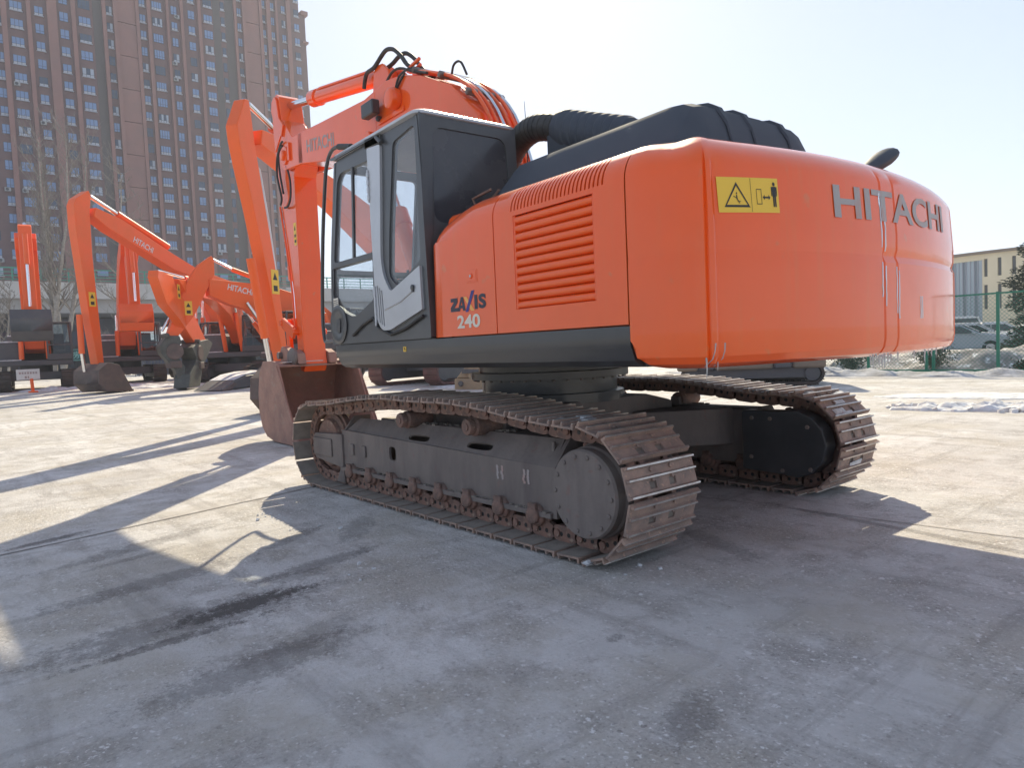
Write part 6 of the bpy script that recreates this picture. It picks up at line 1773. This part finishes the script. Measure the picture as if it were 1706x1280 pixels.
for nm, lab, loc, hd, bm_, bmat in (("E", "excavator at the far left seen head-on with a black bucket folded up before its boom", (32.5, 0.42, 0.29), 173.5, 2.0, 'bg_black'),
                                 ("F", "excavator seen head-on with an orange bucket folded up before its boom", (34.4, -3.55, 0.32), 174.5, 2.35, 'orange_far')):
    k = 0.97 if nm == "E" else 1.0
    bg_machine(nm, lab, loc, hd, sc_=0.97, boom=[(x * k, z * k) for x, z in FB_], arm=[(x * k, z * k) for x, z in FA_],
        bucket=[(4.0, bm_ + 1.15), (4.45, bm_ + 1.2), (4.75, bm_ + 0.85), (4.78, bm_ + 0.35), (4.5, bm_ + 0.02), (4.15, bm_ - 0.02), (3.8, bm_ + 0.1)],
        cyls=(("arm_cylinder", (1.6, 5.35), (2.9, 6.35), (3.7, 6.60), 0.10), ("bucket_cylinder", (4.4, 6.1), (4.62, 4.9), (4.66, bm_ + 1.3), 0.09)),
        hw=0.36, aw=0.22, bucket_m=bmat, body='bg_black', bwid=1.35)

# ---- low crawler carrier glimpsed under the counterweight
e = empty("crawler_carrier", (5.75, -12.6, 0.0)); tag(e, "low brown-grey crawler machine standing beyond the tracks, glimpsed below the counterweight", "crawler machine")
for y in (-0.95, 0.95): bg_track(e, y, 0.5, 1.45, 0.30, R(35), 'bg_track')
M['tan'] = mat("faded_tan_paint", (0.22, 0.17, 0.13), (0.17, 0.14, 0.11), 2.0, rough=0.7)
g = G(); g.bx(-1.75, 1.7, -1.1, 1.1, 0.72, 1.15); g.obj("chassis", M['bg_black'], e, rz=R(35), bev=0.03)
for a, b, k in ((-1.75, -1.0, 'tan'), (-0.97, -0.55, 'bg_black'), (-0.52, 0.85, 'tan'), (0.88, 1.25, 'bg_black'), (1.28, 1.8, 'tan')):
    g = G(); g.bx(a, b, -1.05, 1.24, 0.44, 1.75); g.obj("side_panel", M[k], e, rz=R(35), bev=0.04)
g = G(); g.bx(-1.6, 1.6, -1.0, 1.0, 1.70, 2.05); g.obj("hood", M['tan'], e, rz=R(35), bev=0.08, seg=2)
e = empty("yellow_attachment", (12.2, -8.35, 0.04)); tag(e, "tan steel attachment block standing on the ground beside the red-brown tracks", "machine attachment")
g = G(); g.bx(-0.5, 0.5, -0.4, 0.4, 0.0, 0.35); g.bx(-0.5, 0.0, -0.4, 0.4, 0.35, 0.8); g.prism([(0.0, 0.35), (0.5, 0.35), (0.1, 0.75), (0.0, 0.8)], -0.3, 0.3); g.obj("block", mat("tan_steel", (0.36, 0.26, 0.16), (0.28, 0.21, 0.14), 3.0, rough=0.7), e, rz=R(20), bev=0.03)
g = G(); g.bx(-0.4, 0.2, -0.42, 0.42, 0.5, 0.62); g.tube([(0.25, -0.45, 0.2), (0.25, 0.45, 0.2)], 0.08, 12); g.obj("pin", M['bg_black'], e, rz=R(20), bev=0.01)

# ---- flat black ramp plate with snow, sign board, shed
e = empty("steel_ramp", (22.0, -4.75, 0.17)); tag(e, "low dark wedge-shaped steel ramp with a skin of snow lying before the shear machines", "ramp")
rz = math.atan2(-2.8, 2.25)
g = G(); g.prism([(-2.0, 0.02), (-1.2, 0.30), (-0.4, 0.46), (1.9, 0.55), (1.95, 0.05)], -0.55, 0.55); g.obj("plate", M['bg_black'], e, rz=rz, bev=0.02)
g = G(); g.prism([(-1.1, 0.335), (-0.4, 0.475), (1.85, 0.565), (1.85, 0.61), (0.5, 0.60), (-0.4, 0.52)], -0.5, 0.53); q = g.obj("snow_skin", M['snow'], e, rz=rz, bev=0.01); q["kind"] = "stuff"
g = G(); g.prism([(-2.0, 0.0), (-1.5, 0.0), (-1.1, 0.2), (-1.3, 0.25)], -0.62, -0.55); g.bx(0.2, 1.8, -0.6, -0.55, 0.1, 0.4); g.obj("side_rib", M['bg_bucket'], e, rz=rz, bev=0.01)

e = empty("notice_board", (29.3, 1.05, 0.26)); tag(e, "small white notice board on an orange foot before the head-on digger at the left edge", "sign")
g = G(); g.box((0, 0, 0.72), (0.05, 0.78, 0.42)); bd = g.obj("board", M['white_paint'], e, bev=0.006)
g = G()
for k in range(7): g.bx(-0.034, -0.028, -0.30 + k * 0.09, -0.24 + k * 0.09, 0.74, 0.82)
for a, b in ((0.05, 0.12), (-0.02, 0.02)): g.bx(-0.034, -0.028, a, b, 0.56, 0.66)
g.obj("printed_line", M['grey_print'], bd, ang=0)
g = G(); g.tube([(0, -0.12, 0.0), (0, -0.10, 0.55)], 0.06, 10); g.bx(-0.2, 0.2, -0.28, 0.02, -0.02, 0.05); g.obj("foot", M['orange_far'], e, ang=35)

M['tarp'] = mat("snowy_white_roof", (0.68, 0.69, 0.72), (0.50, 0.51, 0.54), 2.0, 0.4, 0.7, rough=0.8)
e = empty("shed", (48.5, -10.2, 0.4)); tag(e, "low dark shed with a snow-covered sloping roof behind the parked excavators", "shed")
g = G(); g.bx(-1.5, 1.5, -3.3, 3.0, 0, 1.9); g.obj("wall", M['shop'], e, ang=0)
g = G(); g.prism([(-1.9, 1.75), (1.7, 3.25), (1.7, 3.35), (-1.9, 1.88)], -3.5, 3.2); g.obj("roof", M['tarp'], e, bev=0.02)
e = empty("bar_fence", (44.0, -8.6, 0.4)); tag(e, "dark iron bar fence standing in front of the snow-roofed shed", "fence")
bar = G().bx(-0.02, 0.02, -0.02, 0.02, 0, 1.5).mesh("bar", M['bg_black'], ang=0)
for k in range(30): link("bar", bar, e, loc=(0, -2.8 + k * 0.19, 0))
g = G(); g.bx(-0.015, 0.015, -2.9, 2.9, 1.3, 1.35); g.bx(-0.015, 0.015, -2.9, 2.9, 0.15, 0.20); g.obj("rail", M['bg_black'], e, ang=0)

# ---- snow-dusted cars behind the fence
M['car_a'] = mat("silver_blue_car_paint", (0.30, 0.34, 0.38), rough=0.3, coat=0.5)
M['car_b'] = mat("dark_car_paint", (0.07, 0.075, 0.085), rough=0.3, coat=0.5)
M['car_c'] = mat("white_car_paint", (0.62, 0.62, 0.62), rough=0.3, coat=0.5)
M['car_e'] = mat("pale_silver_car_paint", (0.50, 0.51, 0.53), rough=0.3, coat=0.5)
M['car_glass'] = mat("dark_car_glass", (0.03, 0.035, 0.04), rough=0.08, coat=0.4)
M['tyre'] = mat("tyre_rubber", (0.02, 0.02, 0.022), rough=0.85)
def car(loc, rz, paint, label, h=1.45, L=4.5, van=False):
    e = empty("parked_car", loc, rz); tag(e, label, "car", "snow-dusted cars behind the fence")
    W = 0.88
    if van: prof = [(-L / 2, 0.35), (-L / 2, 0.95), (-L / 2 + 0.1, h), (1.0, h), (1.45, 1.05), (L / 2 - 0.05, 0.92), (L / 2, 0.35)]
    else: prof = [(-L / 2, 0.35), (-L / 2 + 0.02, 0.92), (-1.55, 0.98), (-0.95, h - 0.06), (-0.4, h), (0.25, h - 0.02), (1.05, 0.98), (L / 2 - 0.12, 0.80), (L / 2, 0.35)]
    g = G(); rows = []
    for y, ins in ((-W, 0.06), (-W * 0.97, 0.0), (W * 0.97, 0.0), (W, 0.06)):
        rows.append([(x * (1 - ins * 0.3), y * (1 - (0.20 if z > 1.0 else 0.0)), z - ins * 0.4) for x, z in prof])
    g.grid(rows); n = len(prof); g.f += [tuple(range(n)), tuple(range(3 * n, 4 * n))[::-1], ]; g.m += [0, 0]
    g.f.append((0, n, 2 * n, 3 * n)); g.m.append(0)
    b = g.obj("body", M[paint], e, bev=0.03, seg=2, ang=40)
    for s in (-1, 1):
        y = s * W * 0.905
        for a, c in (((-1.35, -0.45), (-0.95, -0.45)), ((-0.38, 0.85), (-0.38, 0.28))) if not van else (((-2.0, -0.7), (-2.0, -0.7)), ((-0.6, 1.25), (-0.6, 0.9))):
            g = G(); g.prism([(a[0], 1.0), (a[1], 1.0), (c[1], h - 0.10), (c[0], h - 0.10)], y - 0.02, y + 0.02)
            for i, (vx, vy, vz) in enumerate(g.v): g.v[i] = (vx, vy - s * (vz - 1.0) * 0.12 + s * 0.035, vz)
            g.obj("window", M['car_glass'], e, ang=0)
        for x in (-1.35, 1.4):
            g = G(); g.lathe([(0.18, -0.10), (0.32, -0.10), (0.33, 0.0), (0.32, 0.10), (0.18, 0.10)], (x, s * (W - 0.10), 0.33), 'y', 20); w = g.obj("wheel", M['tyre'], e, ang=40)
            g = G(); g.lathe([(0.19, s * 0.09), (0.17, s * 0.105), (0.05, s * 0.10)], (x, s * (W - 0.10), 0.33), 'y', 12); g.obj("rim", M['silver'], w, ang=40)
        g = G(); g.box((L / 2 - 0.10, s * 0.62, 0.72), (0.12, 0.35, 0.14)); g.obj("headlight", M['white_paint'], e, bev=0.03)
        g = G(); g.box((0.75, s * (W + 0.08), 1.0), (0.12, 0.16, 0.12)); g.obj("wing_mirror", M[paint], e, bev=0.03)
    fx0, fx1 = (1.05, 0.28) if not van else (1.46, 1.02)
    g = G(); g.prism([(fx0 - 0.03, 1.0), (fx0 + 0.02, 1.0), (fx1 + 0.03, h - 0.05), (fx1 - 0.03, h - 0.05)], -W * 0.78, W * 0.78); g.obj("windscreen", M['car_glass'], e, ang=0)
    g = G(); g.box((-0.2 if not van else -0.6, 0, h + 0.01), (1.25 if not van else 2.6, 1.25, 0.09)); g.box((1.55, 0, 0.92 if not van else 1.0), (0.95, 1.4, 0.10), Matrix.Rotation(R(8), 3, 'Y')); g.box((0.68, 0, 1.24), (0.7, 1.2, 0.05), Matrix.Rotation(R(30), 3, 'Y')); q = g.obj("snow_cover", M['snow'], e, bev=0.03, seg=2); q["kind"] = "stuff"
for x, y, paint, lab, h, L, van in (
        (7.3, -32.6, 'car_a', "silver-blue saloon under snow, nearest of the cars behind the fence", 1.42, 4.4, False),
        (7.9, -36.6, 'car_e', "pale silver saloon second behind the fence, beyond the silver-blue one", 1.45, 4.4, False),
        (9.6, -40.7, 'car_b', "dark saloon with snow on roof and bonnet among the pale cars behind the fence", 1.45, 4.4, False),
        (8.9, -44.8, 'car_c', "white hatchback parked just beyond the dark saloon behind the fence", 1.48, 4.0, False),
        (11.0, -48.6, 'car_a', "bluish car in the farthest row but one, before the white van", 1.46, 4.3, False),
        (13.2, -52.4, 'car_c', "white van, tallest and farthest of the vehicles behind the fence", 2.0, 4.8, True),
        (4.3, -35.6, 'car_e', "pale car parked close beside the conifer behind the fence", 1.42, 4.3, False)):
    car((x, y, 0.0), R(-160 + 3 * math.sin(x * 5)), paint, lab, h, L, van)
